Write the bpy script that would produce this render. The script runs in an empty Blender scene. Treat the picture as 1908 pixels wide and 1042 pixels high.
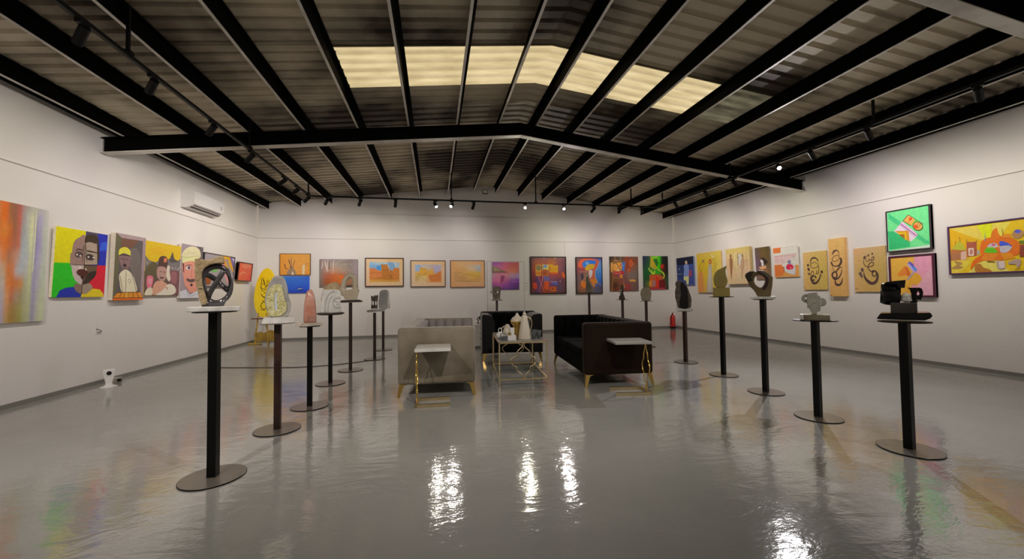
import bpy, bmesh, math, random
from mathutils import Vector, Matrix
from mathutils.geometry import tessellate_polygon
random.seed(7)
SC = bpy.context.scene
COL = SC.collection

# ------------------------------------------------------------------ camera
XL, XR, D, EYE = -4.5, 7.415, 11.19, 1.18      # left wall, right wall, back wall, eye height
YAW, PITCH, ROLL = 0.1931, 0.0316, -0.0124
def cam_axes():
    cy, sy = math.cos(YAW), math.sin(YAW)
    f0 = Vector((sy, cy, 0)); r0 = Vector((cy, -sy, 0)); u0 = Vector((0, 0, 1))
    f = f0*math.cos(PITCH) + u0*math.sin(PITCH); u = u0*math.cos(PITCH) - f0*math.sin(PITCH)
    r = r0*math.cos(ROLL) + u*math.sin(ROLL); u = u*math.cos(ROLL) - r0*math.sin(ROLL)
    return r, u, f
r_, u_, f_ = cam_axes()
cd = bpy.data.cameras.new('camera'); cam = bpy.data.objects.new('camera', cd); COL.objects.link(cam)
cd.sensor_width = 36; cd.lens = 732.04/1908*36; cd.clip_start = 0.05; cd.clip_end = 100
m = Matrix((r_, u_, -f_)).transposed().to_4x4(); m.translation = Vector((0, 0, EYE)); cam.matrix_world = m
SC.camera = cam

# ------------------------------------------------------------------ world, exposure
w = bpy.data.worlds.new('daylight'); SC.world = w; w.use_nodes = True
w.node_tree.nodes['Background'].inputs[0].default_value = (1.0, 0.88, 0.66, 1)
w.node_tree.nodes['Background'].inputs[1].default_value = 2.15
vs = SC.view_settings
vs.view_transform = 'Standard'; vs.look = 'None'; vs.gamma = 1; vs.use_curve_mapping = False
vs.exposure = 0.0
WALL_W, FLOOR_W, WARM = 60.0, 68.0, (1.0, 0.915, 0.79)
try:
    SC.cycles.max_bounces = 8; SC.cycles.diffuse_bounces = 5; SC.cycles.glossy_bounces = 4
    SC.cycles.sample_clamp_indirect = 4.0; SC.cycles.caustics_reflective = False; SC.cycles.caustics_refractive = False
    SC.cycles.use_denoising = True
except Exception:
    pass

# ------------------------------------------------------------------ helpers
def hexc(h, gain=1.0):
    v = [int(h[i:i+2], 16)/255 for i in (0, 2, 4)]
    v = [(c/12.92 if c <= .04045 else ((c+.055)/1.055)**2.4)*gain for c in v]
    k = min(1., .86/max(max(v), 1e-4))
    return tuple(c*k for c in v) + (1.0,)

def mat(name, c, rough=.6, metal=0., c2=None, scale=8., bump=0., bscale=None, spec=.5, stretch=None, detail=4., lo=.35, hi=.65, sheen=0., coat=0.):
    mt = bpy.data.materials.new(name); mt.use_nodes = True
    nt = mt.node_tree; N = nt.nodes; L = nt.links; b = N['Principled BSDF']
    c = hexc(c) if isinstance(c, str) else tuple(c)+(1.,)
    b.inputs['Base Color'].default_value = c
    b.inputs['Roughness'].default_value = rough; b.inputs['Metallic'].default_value = metal
    b.inputs['Specular IOR Level'].default_value = spec
    if sheen: b.inputs['Sheen Weight'].default_value = sheen; b.inputs['Sheen Roughness'].default_value = .35
    if coat: b.inputs['Coat Weight'].default_value = coat; b.inputs['Coat Roughness'].default_value = .05
    tc = N.new('ShaderNodeTexCoord'); mp = N.new('ShaderNodeMapping'); L.new(tc.outputs['Object'], mp.inputs[0])
    if stretch: mp.inputs['Scale'].default_value = stretch
    if c2:
        c2 = hexc(c2) if isinstance(c2, str) else tuple(c2)+(1.,)
        n = N.new('ShaderNodeTexNoise'); n.inputs['Scale'].default_value = scale; n.inputs['Detail'].default_value = detail
        L.new(mp.outputs[0], n.inputs['Vector'])
        r = N.new('ShaderNodeValToRGB'); r.color_ramp.elements[0].position = lo; r.color_ramp.elements[1].position = hi
        r.color_ramp.elements[0].color = c; r.color_ramp.elements[1].color = c2
        L.new(n.outputs['Fac'], r.inputs[0]); L.new(r.outputs[0], b.inputs['Base Color'])
    if bump:
        n2 = N.new('ShaderNodeTexNoise'); n2.inputs['Scale'].default_value = bscale or scale*3; n2.inputs['Detail'].default_value = 4
        L.new(mp.outputs[0], n2.inputs['Vector'])
        bp = N.new('ShaderNodeBump'); bp.inputs['Strength'].default_value = bump; bp.inputs['Distance'].default_value = .02
        L.new(n2.outputs['Fac'], bp.inputs['Height']); L.new(bp.outputs[0], b.inputs['Normal'])
    return mt

def emit(name, c, s):
    mt = bpy.data.materials.new(name); mt.use_nodes = True; nt = mt.node_tree
    b = nt.nodes['Principled BSDF']; b.inputs['Base Color'].default_value = (.8, .8, .8, 1)
    b.inputs['Emission Color'].default_value = tuple(c)+(1,); b.inputs['Emission Strength'].default_value = s
    try: mt.cycles.emission_sampling = 'NONE'
    except Exception: pass
    return mt

def obj(name, bm, m=None, parent=None, loc=None, rot=None, smooth=False, mats=None):
    me = bpy.data.meshes.new(name)
    if smooth:
        for f in bm.faces: f.smooth = True
    bm.to_mesh(me); bm.free()
    o = bpy.data.objects.new(name, me); COL.objects.link(o)
    for q in (mats or ([m] if m else [])): me.materials.append(q)
    if parent: o.parent = parent
    if loc: o.location = loc
    if rot: o.rotation_euler = rot
    return o

def thing(name, label, cat, loc=(0, 0, 0), rz=0, group=None, rot=None):
    o = bpy.data.objects.new(name, None); COL.objects.link(o); o.empty_display_size = .1
    o.location = loc; o.rotation_euler = rot or (0, 0, rz)
    return tag(o, label, cat, group)
def tag(o, label, cat, group=None):
    o['label'] = label; o['category'] = cat
    if group: o['group'] = group
    return o
def struct(name, bm, m, parent=None, **k):
    o = obj(name, bm, m, parent, **k)
    if not parent: o['kind'] = 'structure'
    return o

def box(x0, x1, y0, y1, z0, z1, bm=None, bev=0, seg=2, mtx=None):
    own = bmesh.new()
    bmesh.ops.create_cube(own, size=1)
    for v in own.verts:
        v.co = Vector(((x0+x1)/2+v.co.x*(x1-x0), (y0+y1)/2+v.co.y*(y1-y0), (z0+z1)/2+v.co.z*(z1-z0)))
    if bev: bmesh.ops.bevel(own, geom=own.edges[:], offset=bev, segments=seg, profile=.5, affect='EDGES')
    if mtx: bmesh.ops.transform(own, matrix=mtx, verts=own.verts)
    return merge(bm, own)
def merge(bm, own):
    if bm is None: return own
    me = bpy.data.meshes.new('tmp'); own.to_mesh(me); own.free(); bm.from_mesh(me); bpy.data.meshes.remove(me)
    return bm
def cyl(p0, p1, r0, r1=None, n=16, bm=None, caps=True):
    return tube([p0, p1], [r0, r0 if r1 is None else r1], n, bm)
def tube(pts, rad, n=10, bm=None, closed=False, flat=1.0):
    bm = bm or bmesh.new()
    P = [Vector(p) for p in pts]; k = len(P)
    if not isinstance(rad, (list, tuple)): rad = [rad]*k
    rings = []; up = None
    for i in range(k):
        if closed: t = P[(i+1) % k]-P[i-1]
        else: t = P[min(i+1, k-1)]-P[max(i-1, 0)]
        t.normalize()
        if up is None:
            a = Vector((0, 1, 0)) if abs(t.y) < .9 else Vector((1, 0, 0))
            up = (a - t*a.dot(t)).normalized()
        else:
            up = (up - t*up.dot(t)).normalized()
        s = t.cross(up)
        rings.append([bm.verts.new(P[i]+(up*math.cos(j*2*math.pi/n)*flat+s*math.sin(j*2*math.pi/n))*rad[i]) for j in range(n)])
    m_ = k if closed else k-1
    for i in range(m_):
        A, B = rings[i], rings[(i+1) % k]
        for j in range(n): bm.faces.new((A[j], A[(j+1) % n], B[(j+1) % n], B[j]))
    if not closed:
        bm.faces.new(rings[0][::-1]); bm.faces.new(rings[-1])
    bmesh.ops.recalc_face_normals(bm, faces=bm.faces)
    return bm
def lathe(prof, n=24, bm=None, sx=1., sy=1., off=(0, 0, 0)):
    bm = bm or bmesh.new(); rings = []
    for r, z in prof:
        rings.append([bm.verts.new((off[0]+r*sx*math.cos(j*2*math.pi/n), off[1]+r*sy*math.sin(j*2*math.pi/n), off[2]+z)) for j in range(n)])
    for A, B in zip(rings, rings[1:]):
        for j in range(n): bm.faces.new((A[j], A[(j+1) % n], B[(j+1) % n], B[j]))
    bm.faces.new(rings[0][::-1]); bm.faces.new(rings[-1])
    return bm
def prism(outer, y0, y1, holes=(), bm=None, taper=1.0, axis='y'):
    """outline in (x, z) extruded along y"""
    bm = bm or bmesh.new()
    loops = [[Vector((p[0], p[1], 0)) for p in l] for l in (outer,)+tuple(holes)]
    tris = tessellate_polygon(loops)
    flat = [p for l in loops for p in l]
    cx = sum(p.x for p in flat)/len(flat); cz = sum(p.y for p in flat)/len(flat)
    def mk(y, t): return [bm.verts.new((cx+(p.x-cx)*t, y, cz+(p.y-cz)*t)) for p in flat]
    A = mk(y0, taper); B = mk(y1, 1.0)
    for t in tris:
        try:
            bm.faces.new([A[i] for i in t]); bm.faces.new([B[i] for i in reversed(t)])
        except ValueError: pass
    s = 0
    for l in loops:
        k = len(l)
        for i in range(k):
            a, b = s+i, s+(i+1) % k
            bm.faces.new((A[a], A[b], B[b], B[a]))
        s += k
    bmesh.ops.recalc_face_normals(bm, faces=bm.faces)
    return bm
def smooth_pts(pts, n=6, closed=False):
    P = [Vector(p) for p in pts]; k = len(P); out = []
    rng = range(k) if closed else range(k-1)
    for i in rng:
        if closed: a, b, c, d = P[i-1], P[i], P[(i+1) % k], P[(i+2) % k]
        else: a, b, c, d = P[max(i-1, 0)], P[i], P[i+1], P[min(i+2, k-1)]
        for j in range(n):
            t = j/n
            out.append(.5*((2*b)+(c-a)*t+(2*a-5*b+4*c-d)*t*t+(3*b-a-3*c+d)*t**3))
    if not closed: out.append(P[-1])
    return out
def stone(o, vox=.008, smooth=8, fac=.5):
    r = o.modifiers.new('remesh', 'REMESH'); r.mode = 'VOXEL'; r.voxel_size = vox; r.use_smooth_shade = True
    if smooth:
        s = o.modifiers.new('smooth', 'SMOOTH'); s.iterations = smooth; s.factor = fac
    return o
def duplicate(root, loc, label, group, rz=None):
    r = root.copy(); COL.objects.link(r); r.location = loc; r['label'] = label; r['group'] = group
    if rz is not None: r.rotation_euler = (0, 0, rz)
    for ch in list(root.children):
        c = ch.copy(); COL.objects.link(c); c.parent = r
        for g in list(ch.children):
            d = g.copy(); COL.objects.link(d); d.parent = c
    return r

# ------------------------------------------------------------------ materials
M = {}
M['wall'] = mat('wall_paint', (.80, .775, .76), .55, bump=.12, bscale=55, c2=(.77, .745, .735), scale=.9)
M['black'] = mat('black_paint', (.004, .004, .004), .5, spec=.2)
M['steel'] = mat('dark_roof_steel', (.0022, .002, .0018), .7, spec=.04)
M['flange'] = mat('flange_reflected_light', (.80, .77, .71), .5, c2=(.52, .49, .44), scale=3)  # pale tone puts light reflected off black steel into the flange colour
M['sheet'] = mat('dark_roof_sheet', (.70, .62, .47), .65, c2=(.06, .042, .025), scale=.5, detail=7, lo=.42, hi=.60, bump=.1, bscale=30)  # dark noise blotches put deep shade into the sheet colour
M['base'] = mat('grey_baseboard', (.22, .215, .20), .3)
M['gold'] = mat('polished_gold', (.85, .58, .17), .18, 1.)
M['palegold'] = mat('pale_gold_metal', (.80, .64, .36), .3, 1.)
M['marble'] = mat('white_marble', (.72, .71, .68), .2, c2=(.45, .46, .44), scale=3.5, lo=.5, hi=.75, stretch=(1, 2.5, 1))
M['white'] = mat('white_plastic', (.72, .71, .70), .35)
M['plinth'] = mat('white_stone_plinth', (.78, .77, .75), .5, c2=(.6, .58, .55), scale=12, bump=.2, bscale=40)
M['postblack'] = mat('black_post_steel', (.004, .004, .0035), .4, spec=.2)
M['postbrown'] = mat('rusty_brown_post', (.045, .016, .010), .4, c2=(.012, .008, .006), scale=5, stretch=(1, 1, .4))
M['postred'] = mat('dark_red_post', (.055, .022, .030), .45)
M['plate'] = mat('bronze_grey_base', (.19, .17, .145), .25, .35)
M['darkwood'] = mat('dark_wood_plate', (.035, .014, .009), .35, c2=(.015, .007, .005), scale=8, stretch=(.3, 2, 1))
M['paint'] = None

def paint_material():
    mt = bpy.data.materials.new('artist_paint'); mt.use_nodes = True
    nt = mt.node_tree; N = nt.nodes; L = nt.links; b = N['Principled BSDF']
    a = N.new('ShaderNodeVertexColor'); a.layer_name = 'paint'
    tc = N.new('ShaderNodeTexCoord'); n = N.new('ShaderNodeTexNoise'); n.inputs['Scale'].default_value = 22; n.inputs['Detail'].default_value = 6
    L.new(tc.outputs['Object'], n.inputs['Vector'])
    mr = N.new('ShaderNodeMapRange'); mr.inputs[1].default_value = .3; mr.inputs[2].default_value = .7; mr.inputs[3].default_value = .92; mr.inputs[4].default_value = 1.06
    L.new(n.outputs['Fac'], mr.inputs[0])
    v = N.new('ShaderNodeVectorMath'); v.operation = 'SCALE'; L.new(a.outputs['Color'], v.inputs[0]); L.new(mr.outputs[0], v.inputs['Scale'])
    L.new(v.outputs[0], b.inputs['Base Color']); b.inputs['Roughness'].default_value = .5
    return mt
M['paint'] = paint_material()

def floor_material():
    mt = bpy.data.materials.new('glossy_epoxy_floor'); mt.use_nodes = True
    nt = mt.node_tree; N = nt.nodes; L = nt.links; b = N['Principled BSDF']
    tc = N.new('ShaderNodeTexCoord')
    n = N.new('ShaderNodeTexNoise'); n.inputs['Scale'].default_value = .8; n.inputs['Detail'].default_value = 5
    L.new(tc.outputs['Object'], n.inputs['Vector'])
    r = N.new('ShaderNodeValToRGB'); r.color_ramp.elements[0].position = .3; r.color_ramp.elements[1].position = .7
    r.color_ramp.elements[0].color = (.29, .295, .275, 1); r.color_ramp.elements[1].color = (.36, .36, .34, 1)
    L.new(n.outputs['Fac'], r.inputs[0]); L.new(r.outputs[0], b.inputs['Base Color'])
    b.inputs['Roughness'].default_value = .065; b.inputs['IOR'].default_value = 2.15
    mp = N.new('ShaderNodeMapping'); mp.inputs['Scale'].default_value = (1.0, 2.0, 1); L.new(tc.outputs['Object'], mp.inputs[0])
    n1 = N.new('ShaderNodeTexNoise'); n1.inputs['Scale'].default_value = 3.2; n1.inputs['Detail'].default_value = 4; n1.inputs['Distortion'].default_value = 1.2
    n2 = N.new('ShaderNodeTexNoise'); n2.inputs['Scale'].default_value = 28; n2.inputs['Detail'].default_value = 3
    L.new(mp.outputs[0], n1.inputs['Vector']); L.new(mp.outputs[0], n2.inputs['Vector'])
    b1 = N.new('ShaderNodeBump'); b1.inputs['Strength'].default_value = .07; b1.inputs['Distance'].default_value = .05
    b2 = N.new('ShaderNodeBump'); b2.inputs['Strength'].default_value = .07; b2.inputs['Distance'].default_value = .01
    L.new(n1.outputs['Fac'], b1.inputs['Height']); L.new(n2.outputs['Fac'], b2.inputs['Height'])
    L.new(b1.outputs[0], b2.inputs['Normal']); L.new(b2.outputs[0], b.inputs['Normal'])
    return mt
M['floor'] = floor_material()

def translucent(name, c, c2, tr):
    mt = bpy.data.materials.new(name); mt.use_nodes = True
    nt = mt.node_tree; N = nt.nodes; L = nt.links; N.remove(N['Principled BSDF'])
    out = N['Material Output']; t = N.new('ShaderNodeBsdfTranslucent'); d = N.new('ShaderNodeBsdfDiffuse'); mx = N.new('ShaderNodeMixShader')
    tc = N.new('ShaderNodeTexCoord'); n = N.new('ShaderNodeTexNoise'); n.inputs['Scale'].default_value = 2.5; n.inputs['Detail'].default_value = 6
    mp = N.new('ShaderNodeMapping'); mp.inputs['Scale'].default_value = (1, 3, 1); L.new(tc.outputs['Object'], mp.inputs[0]); L.new(mp.outputs[0], n.inputs['Vector'])
    r = N.new('ShaderNodeValToRGB'); r.color_ramp.elements[0].position = .3; r.color_ramp.elements[1].position = .7
    r.color_ramp.elements[0].color = tuple(c)+(1,); r.color_ramp.elements[1].color = tuple(c2)+(1,)
    L.new(n.outputs['Fac'], r.inputs[0])
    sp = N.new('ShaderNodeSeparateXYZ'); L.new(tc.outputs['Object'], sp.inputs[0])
    def mth(op, a, b=None, c=None):
        q = N.new('ShaderNodeMath'); q.operation = op
        for i, v in enumerate((a, b, c)):
            if v is None: continue
            if hasattr(v, 'is_output'): L.new(v, q.inputs[i])
            else: q.inputs[i].default_value = v
        return q.outputs[0]
    fr = mth('FRACT', mth('DIVIDE', mth('SUBTRACT', sp.outputs['Y'], 4.585), .187))   # darker band along each rib
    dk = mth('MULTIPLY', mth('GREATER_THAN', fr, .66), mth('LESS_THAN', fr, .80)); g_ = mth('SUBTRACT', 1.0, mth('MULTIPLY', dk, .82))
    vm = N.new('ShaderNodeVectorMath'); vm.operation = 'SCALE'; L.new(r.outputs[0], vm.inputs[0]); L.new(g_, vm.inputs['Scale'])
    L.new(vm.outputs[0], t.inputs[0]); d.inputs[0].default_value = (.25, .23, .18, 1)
    mx.inputs[0].default_value = tr; L.new(d.outputs[0], mx.inputs[1]); L.new(t.outputs[0], mx.inputs[2]); L.new(mx.outputs[0], out.inputs[0])
    return mt
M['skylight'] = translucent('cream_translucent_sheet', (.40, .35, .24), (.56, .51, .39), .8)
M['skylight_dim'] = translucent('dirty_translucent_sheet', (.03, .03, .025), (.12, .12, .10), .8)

# ------------------------------------------------------------------ room shell
XM, ZE, SL, YF, YB = (XL+XR)/2, 3.56, .117, -2.6, D
def rz(x): return ZE + SL*((x-XL) if x < XM else (XR-x))
fl = struct('floor', box(XL-.1, XR+.1, YF-.1, YB+.1, -.1, 0), M['floor'])
RAIL = 2.66
def gable(y0, y1, z0=0.):
    return prism([(XL, z0), (XR, z0), (XR, ZE), (XM, rz(XM)), (XL, ZE)], y0, y1)
bmw = gable(YB+.03, YB+.15); box(XL, XR, YB, YB+.04, 0, RAIL, bmw); struct('wall_back', bmw, M['wall'])
struct('wall_front', gable(YF-.1, YF), M['wall'])
bmw = box(XL-.15, XL-.03, YF-.1, YB+.15, 0, ZE); box(XL-.04, XL, YF, YB, 0, RAIL, bmw); struct('wall_left', bmw, M['wall'])
bmw = box(XR+.03, XR+.15, YF-.1, YB+.15, 0, ZE); box(XR, XR+.04, YF, YB, 0, RAIL, bmw); struct('wall_right', bmw, M['wall'])
struct('baseboard_left', box(XL, XL+.012, YF, YB-.012, 0, .05), M['base'])
struct('baseboard_right', box(XR-.012, XR, YF, YB-.012, 0, .05), M['base'])
struct('baseboard_back', box(XL, XR, YB-.012, YB, 0, .05), M['base'])
mt_j = mat('joint_shadow_line', (.30, .28, .26), .7)
mt_r = mat('painted_panel_shadow', (.34, .32, .30), .7)  # thin dark strips draw the shadow line along the panel top
struct('panel_shade_strip_4', box(XL, XL+.003, YF, YB, RAIL-.012, RAIL), mt_r)
struct('panel_shade_strip_5', box(XR-.003, XR, YF, YB, RAIL-.012, RAIL), mt_r)
struct('panel_shade_strip_6', box(XL, XR, YB-.003, YB, RAIL-.010, RAIL), mt_r)
struct('joint_shade_strip_1', box(3.798, 3.804, YB-.002, YB, 2.25, RAIL), mt_j)

# ceiling: corrugated sheets, laid in strips 0.935 m wide, each a piece
W = .935; Y0 = 4.59-8*W
ceil = struct('ceiling', box(XL-.15, XR+.15, YF-.12, YF-.1, ZE+.9, ZE+.92), M['sheet'])
def corr(x0, x1, ya, n=5, lift=0.):
    """trapezoid ribs that run up the slope"""
    bm = bmesh.new(); p = W/n; prof = []
    for i in range(n):
        y = ya+i*p
        prof += [(y, .0), (y+p*.60, .0), (y+p*.70, .032), (y+p*.90, .032)]
    prof.append((ya+W, 0.)); prof.append((ya+W+.05, 0.))
    prof = [q for q in prof if q[0] <= YB+.2]
    xs = [x0, x1]
    rows = [[bm.verts.new((x, y, rz(x)+h+lift+.006*(y-ya)/W)) for (y, h) in prof] for x in xs]
    for j in range(len(prof)-1):
        bm.faces.new((rows[0][j], rows[1][j], rows[1][j+1], rows[0][j+1]))
    return bm
sk_parts = []
for k in range(16):
    ya = Y0+k*W-.005
    lift = .0
    if k == 8:
        obj('roof_sheet', corr(XL-.06, -1.11, ya), M['sheet'], ceil)
        for a, b in ((-1.11, XM), (XM, 3.92)):
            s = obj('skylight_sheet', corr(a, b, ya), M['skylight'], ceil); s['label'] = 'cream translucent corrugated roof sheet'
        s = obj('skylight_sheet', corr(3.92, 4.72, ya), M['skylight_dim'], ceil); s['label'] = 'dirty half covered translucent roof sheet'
        obj('roof_sheet', corr(4.72, XR+.06, ya), M['sheet'], ceil)
    else:
        obj('roof_sheet', corr(XL-.06, XM, ya, lift=lift), M['sheet'], ceil)
        obj('roof_sheet', corr(XM, XR+.06, ya, lift=lift), M['sheet'], ceil)
# a dark lapping strip over the sheet joints next to the skylight
PX = [-4.24, -3.47, -2.70, -1.93, -1.16, -.39, .38, 1.10, 1.72, 2.40, 3.12, 3.90, 4.72, 5.53, 6.30, 7.06]
for x in PX:
    z = rz(x)
    sgn = 1 if x < XM else -1
    bm = box(x-.004, x+.004, YF, YB+.0, z-.17, z-.004)                     # web
    pu = obj('purlin', bm, M['steel'], ceil)
    bm = box(*(sorted((x, x+.055*sgn))), YF, YB, z-.012, z-.004)
    bm2 = box(*(sorted((x-.030*sgn, x))), YF, YB-.02, z-.176, z-.168)
    obj('top_flange', bm, M['steel'], pu)
    obj('bottom_flange', bm2, M['flange'], pu)
def rafter(yl, yr):
    bm = bmesh.new(); bf = bmesh.new()
    seg = [(XL-.0, XM), (XM, XR)]
    pts = lambda x0, x1, o1, o2: [(x0, rz(x0)-o1), (x1, rz(x1)-o1), (x1, rz(x1)-o2), (x0, rz(x0)-o2)]
    for x0, x1 in seg:
        prism(pts(x0, x1, .19, .385), -.006, .006, bm=bm)
        prism(pts(x0, x1, .178, .188), -.06, .06, bm=bm)
        prism(pts(x0, x1, .385, .395), -.06, .06, bm=bf)
    a = math.atan2(yr-yl, XR-XL)
    y = lambda: 0
    for b_ in (bm, bf):
        for v in b_.verts: v.co.y += yl+(v.co.x-XL)/(XR-XL)*(yr-yl)
    ra = obj('rafter_beam', bm, M['steel'], ceil)
    obj('bottom_flange', bf, M['flange'], ra)
rafter(6.38, 6.72); rafter(2.28, 2.52)
# dark eave angles where sheets meet the walls
struct('trim_2', box(XL-.03, XL+.07, YF, YB, ZE-.05, ZE+.01), M['steel'])
struct('trim_3', box(XR-.07, XR+.03, YF, YB, ZE-.05, ZE+.01), M['steel'])

# closet door, flush in the back wall
d1 = struct('door_1', box(1.472, 2.547, YB-.006, YB+.0, 0.02, 2.055), M['wall'])
bm = box(1.462, 1.470, YB-.003, YB, 0.02, 2.065); box(2.549, 2.557, YB-.003, YB, 0.02, 2.065, bm); box(1.462, 2.557, YB-.003, YB, 2.057, 2.065, bm)
obj('door_gap', bm, mt_j, d1)
obj('door_knob', lathe([(.012, 0), (.012, .02), (.025, .03), (.025, .045), (.01, .052)], 12), mat('knob_metal', (.3, .28, .25), .3, 1.), d1, loc=(1.572, YB-.006, 1.2), rot=(math.pi/2, 0, 0))

# ------------------------------------------------------------------ track lighting
TZ, TL_, TR_, TB, TF = 3.30, -2.66, 5.62, 9.15, 1.0
def rail(name, p0, p1, label, hangers):
    ax = 'x' if abs(p1[0]-p0[0]) > abs(p1[1]-p0[1]) else 'y'
    c = ((p0[0]+p1[0])/2, (p0[1]+p1[1])/2, TZ)
    t = thing('light_track', label, 'light track', c, group='lighting tracks under the roof')
    L2 = (p1[0]-p0[0])/2 if ax == 'x' else (p1[1]-p0[1])/2
    bm = box(-L2, L2, -.017, .017, 0, .034) if ax == 'x' else box(-.017, .017, -L2, L2, 0, .034)
    obj('rail', bm, M['black'], t)
    for h in hangers:
        x, y = (h, p0[1]) if ax == 'x' else (p0[0], h)
        obj('hanger_rod', box(x-c[0]-.012, x-c[0]+.012, y-c[1]-.012, y-c[1]+.012, .03, rz(x)-TZ-.01), M['black'], t)
        obj('hanger_clamp', box(x-c[0]-.03, x-c[0]+.03, y-c[1]-.03, y-c[1]+.03, .03, .06), M['black'], t)
rail('t', (TL_, -.8), (TL_, TB-.018), 'black light track hanging over the left wall pictures', [1.3, 4.0, 6.33, 9.05])
rail('t', (TR_, -.8), (TR_, TB-.018), 'black light track hanging along the right wall', [1.3, 4.05, 6.6, 8.9])
rail('t', (TL_, TB), (TR_, TB), 'black light track across the room before the back wall', [.38, 2.40, 4.9])
rail('t', (TL_+.018, TF), (TR_-.018, TF), 'black light track across the room above the viewer', [.38, 3.1])

LENS_ON = emit('lit_spot_lens', (1, .96, .9), 22.); LENS = emit('spot_lens', (1, .93, .85), 9.)
TINTS = [WARM, (1.0, .90, .85), (1.0, .94, .74), (1.0, .89, .89), (1.0, .92, .79)]; NSP = [0]
def spot(x, y, aim, label, power=None, lit=False, size=97, blend=1.0, color=None, glow=None):
    NSP[0] += 1; color = color or TINTS[NSP[0] % 5]
    t = thing('track_spotlight', label, 'spotlight', (x, y, TZ), group='black spotlights clipped to the tracks')
    obj('adapter', box(-.045, .045, -.02, .02, -.022, 0) if abs(y-TB) < .01 or abs(y-TF) < .01 else box(-.02, .02, -.045, .045, -.022, 0), M['black'], t)
    obj('stem', cyl((0, 0, -.08), (0, 0, -.02), .006, n=8), M['black'], t)
    piv = Vector((x, y, TZ-.09)); d = (Vector(aim)-piv).normalized()
    q = (-d).to_track_quat('Z', 'Y').to_euler()
    hd = obj('head', lathe([(.030, .07), (.035, .065), (.036, -.10), (.030, -.10), (.028, -.085)], 18), M['black'], t, loc=(0, 0, -.09), rot=q, smooth=False)
    obj('lens', lathe([(.001, -.0860), (.0285, -.0861), (.0285, -.090), (.001, -.091)], 18), glow or (LENS_ON if lit else LENS), hd)
    ld = bpy.data.lights.new('spot_lamp', 'SPOT'); ld.energy = power or WALL_W; ld.spot_size = math.radians(size); ld.spot_blend = blend
    ld.color = color; ld.shadow_soft_size = .028
    lo = bpy.data.objects.new('spot_lamp', ld); COL.objects.link(lo); lo.parent = hd; lo.location = (0, 0, -.10)
    return t
zt = 2.0
for y, ya, s in ((3.54, 5.0, 'above the big orange and grey painting'), (4.31, 6.0, 'above the four coloured split face portrait'), (5.34, 6.8, 'above the man in the doorway picture'),
                 (6.36, 7.5, 'just past the roof beam on the left track'), (7.63, 8.3, 'second from the far end of the left track group'), (8.30, 9.2, 'next to the far left corner of the track'), (8.98, 10.3, 'at the far left corner where two tracks meet')):
    spot(TL_, y, (XL, ya, zt), 'black spotlight '+s, WALL_W*(1+.05*(y > 8)))
for x, xa, s in ((-2.32, -3.6, 'first on the back track, leaning left'), (-1.63, -2.5, 'second on the back track, hanging straight down'), (-.87, -1.2, 'third on the back track, leaning right'),
                 (.89, .55, 'just right of the glowing pair on the back track'), (3.88, 3.3, 'right of the two bright lamps, leaning left'), (4.59, 4.7, 'in front of the right roof purlins, leaning left'), (5.19, 6.5, 'at the right end of the back track')):
    spot(x, TB, (xa, YB, zt), 'black spotlight '+s, WALL_W*1.1)
spot(.012, TB, (1.2, 6.0, .3), 'black spotlight tipped right with a glowing face, back track', FLOOR_W*.6, True, 120)
spot(.391, TB, (-.9, 5.4, .9), 'round glowing spotlight beside the hanger rod, back track', FLOOR_W*.6, True, 120)
spot(2.128, TB, (1.0, 2.6, .9), 'glowing spotlight facing the viewer, left of a bright pair', FLOOR_W, True, 120)
spot(3.10, TB, (1.6, 2.6, .9), 'glowing spotlight facing the viewer, right of a bright pair', FLOOR_W, True, 120)
FLARE = emit('dazzling_lens', (1, .97, .93), 60.)
spot(TR_, 5.50, (2.4, 1.6, .2), 'dazzling lit spotlight on the right track facing the viewer', FLOOR_W*5.0, True, 130, glow=FLARE, color=(1, .95, .97))
for y, ya, s in ((8.35, 9.6, 'at the far dark end of the right track'), (7.29, 8.3, 'second from the far end of the right track'), (6.485, 7.1, 'just beyond the dazzling lamp, right track'), (4.916, 5.6, 'just before the dazzling lamp, right track'),
                 (4.117, 4.8, 'below the square hanger post, right track'), (3.049, 3.8, 'nearest on the right track in view')):
    spot(TR_, y, (XR, ya, zt), 'black spotlight '+s, WALL_W*1.3)
spot(TL_, 1.6, (-3.3, 4.8, 0), 'black spotlight added out of view to brighten the left floor', FLOOR_W*2.4, False, 100)  # unseen lamp added to lighten the left part of the floor
for (x, y, a, s) in ( (TL_, .2, (XL, .9, zt), 'over the left wall beside the viewer'), (TR_, 1.6, (XR, 2.2, zt), 'over the near right wall, outside the view'), (TR_, .2, (XR, .8, zt), 'over the right wall beside the viewer')):
    spot(x, y, a, 'black spotlight '+s, WALL_W*(1.0 if x < 0 else 1.4))
for (x, a, s, p_) in ((-1.9, (-1.4, 4.2, .9), 'left', 2.6), (.83, (-.1, 4.8, .3), 'middle left', 2.6), (2.7, (2.2, 5.0, .3), 'middle right', 1.3), (4.7, (3.4, 3.6, .4), 'right', .8)):
    spot(x, TF, a, 'black spotlight on the track above the viewer, '+s, FLOOR_W*p_, False, 110)

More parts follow.
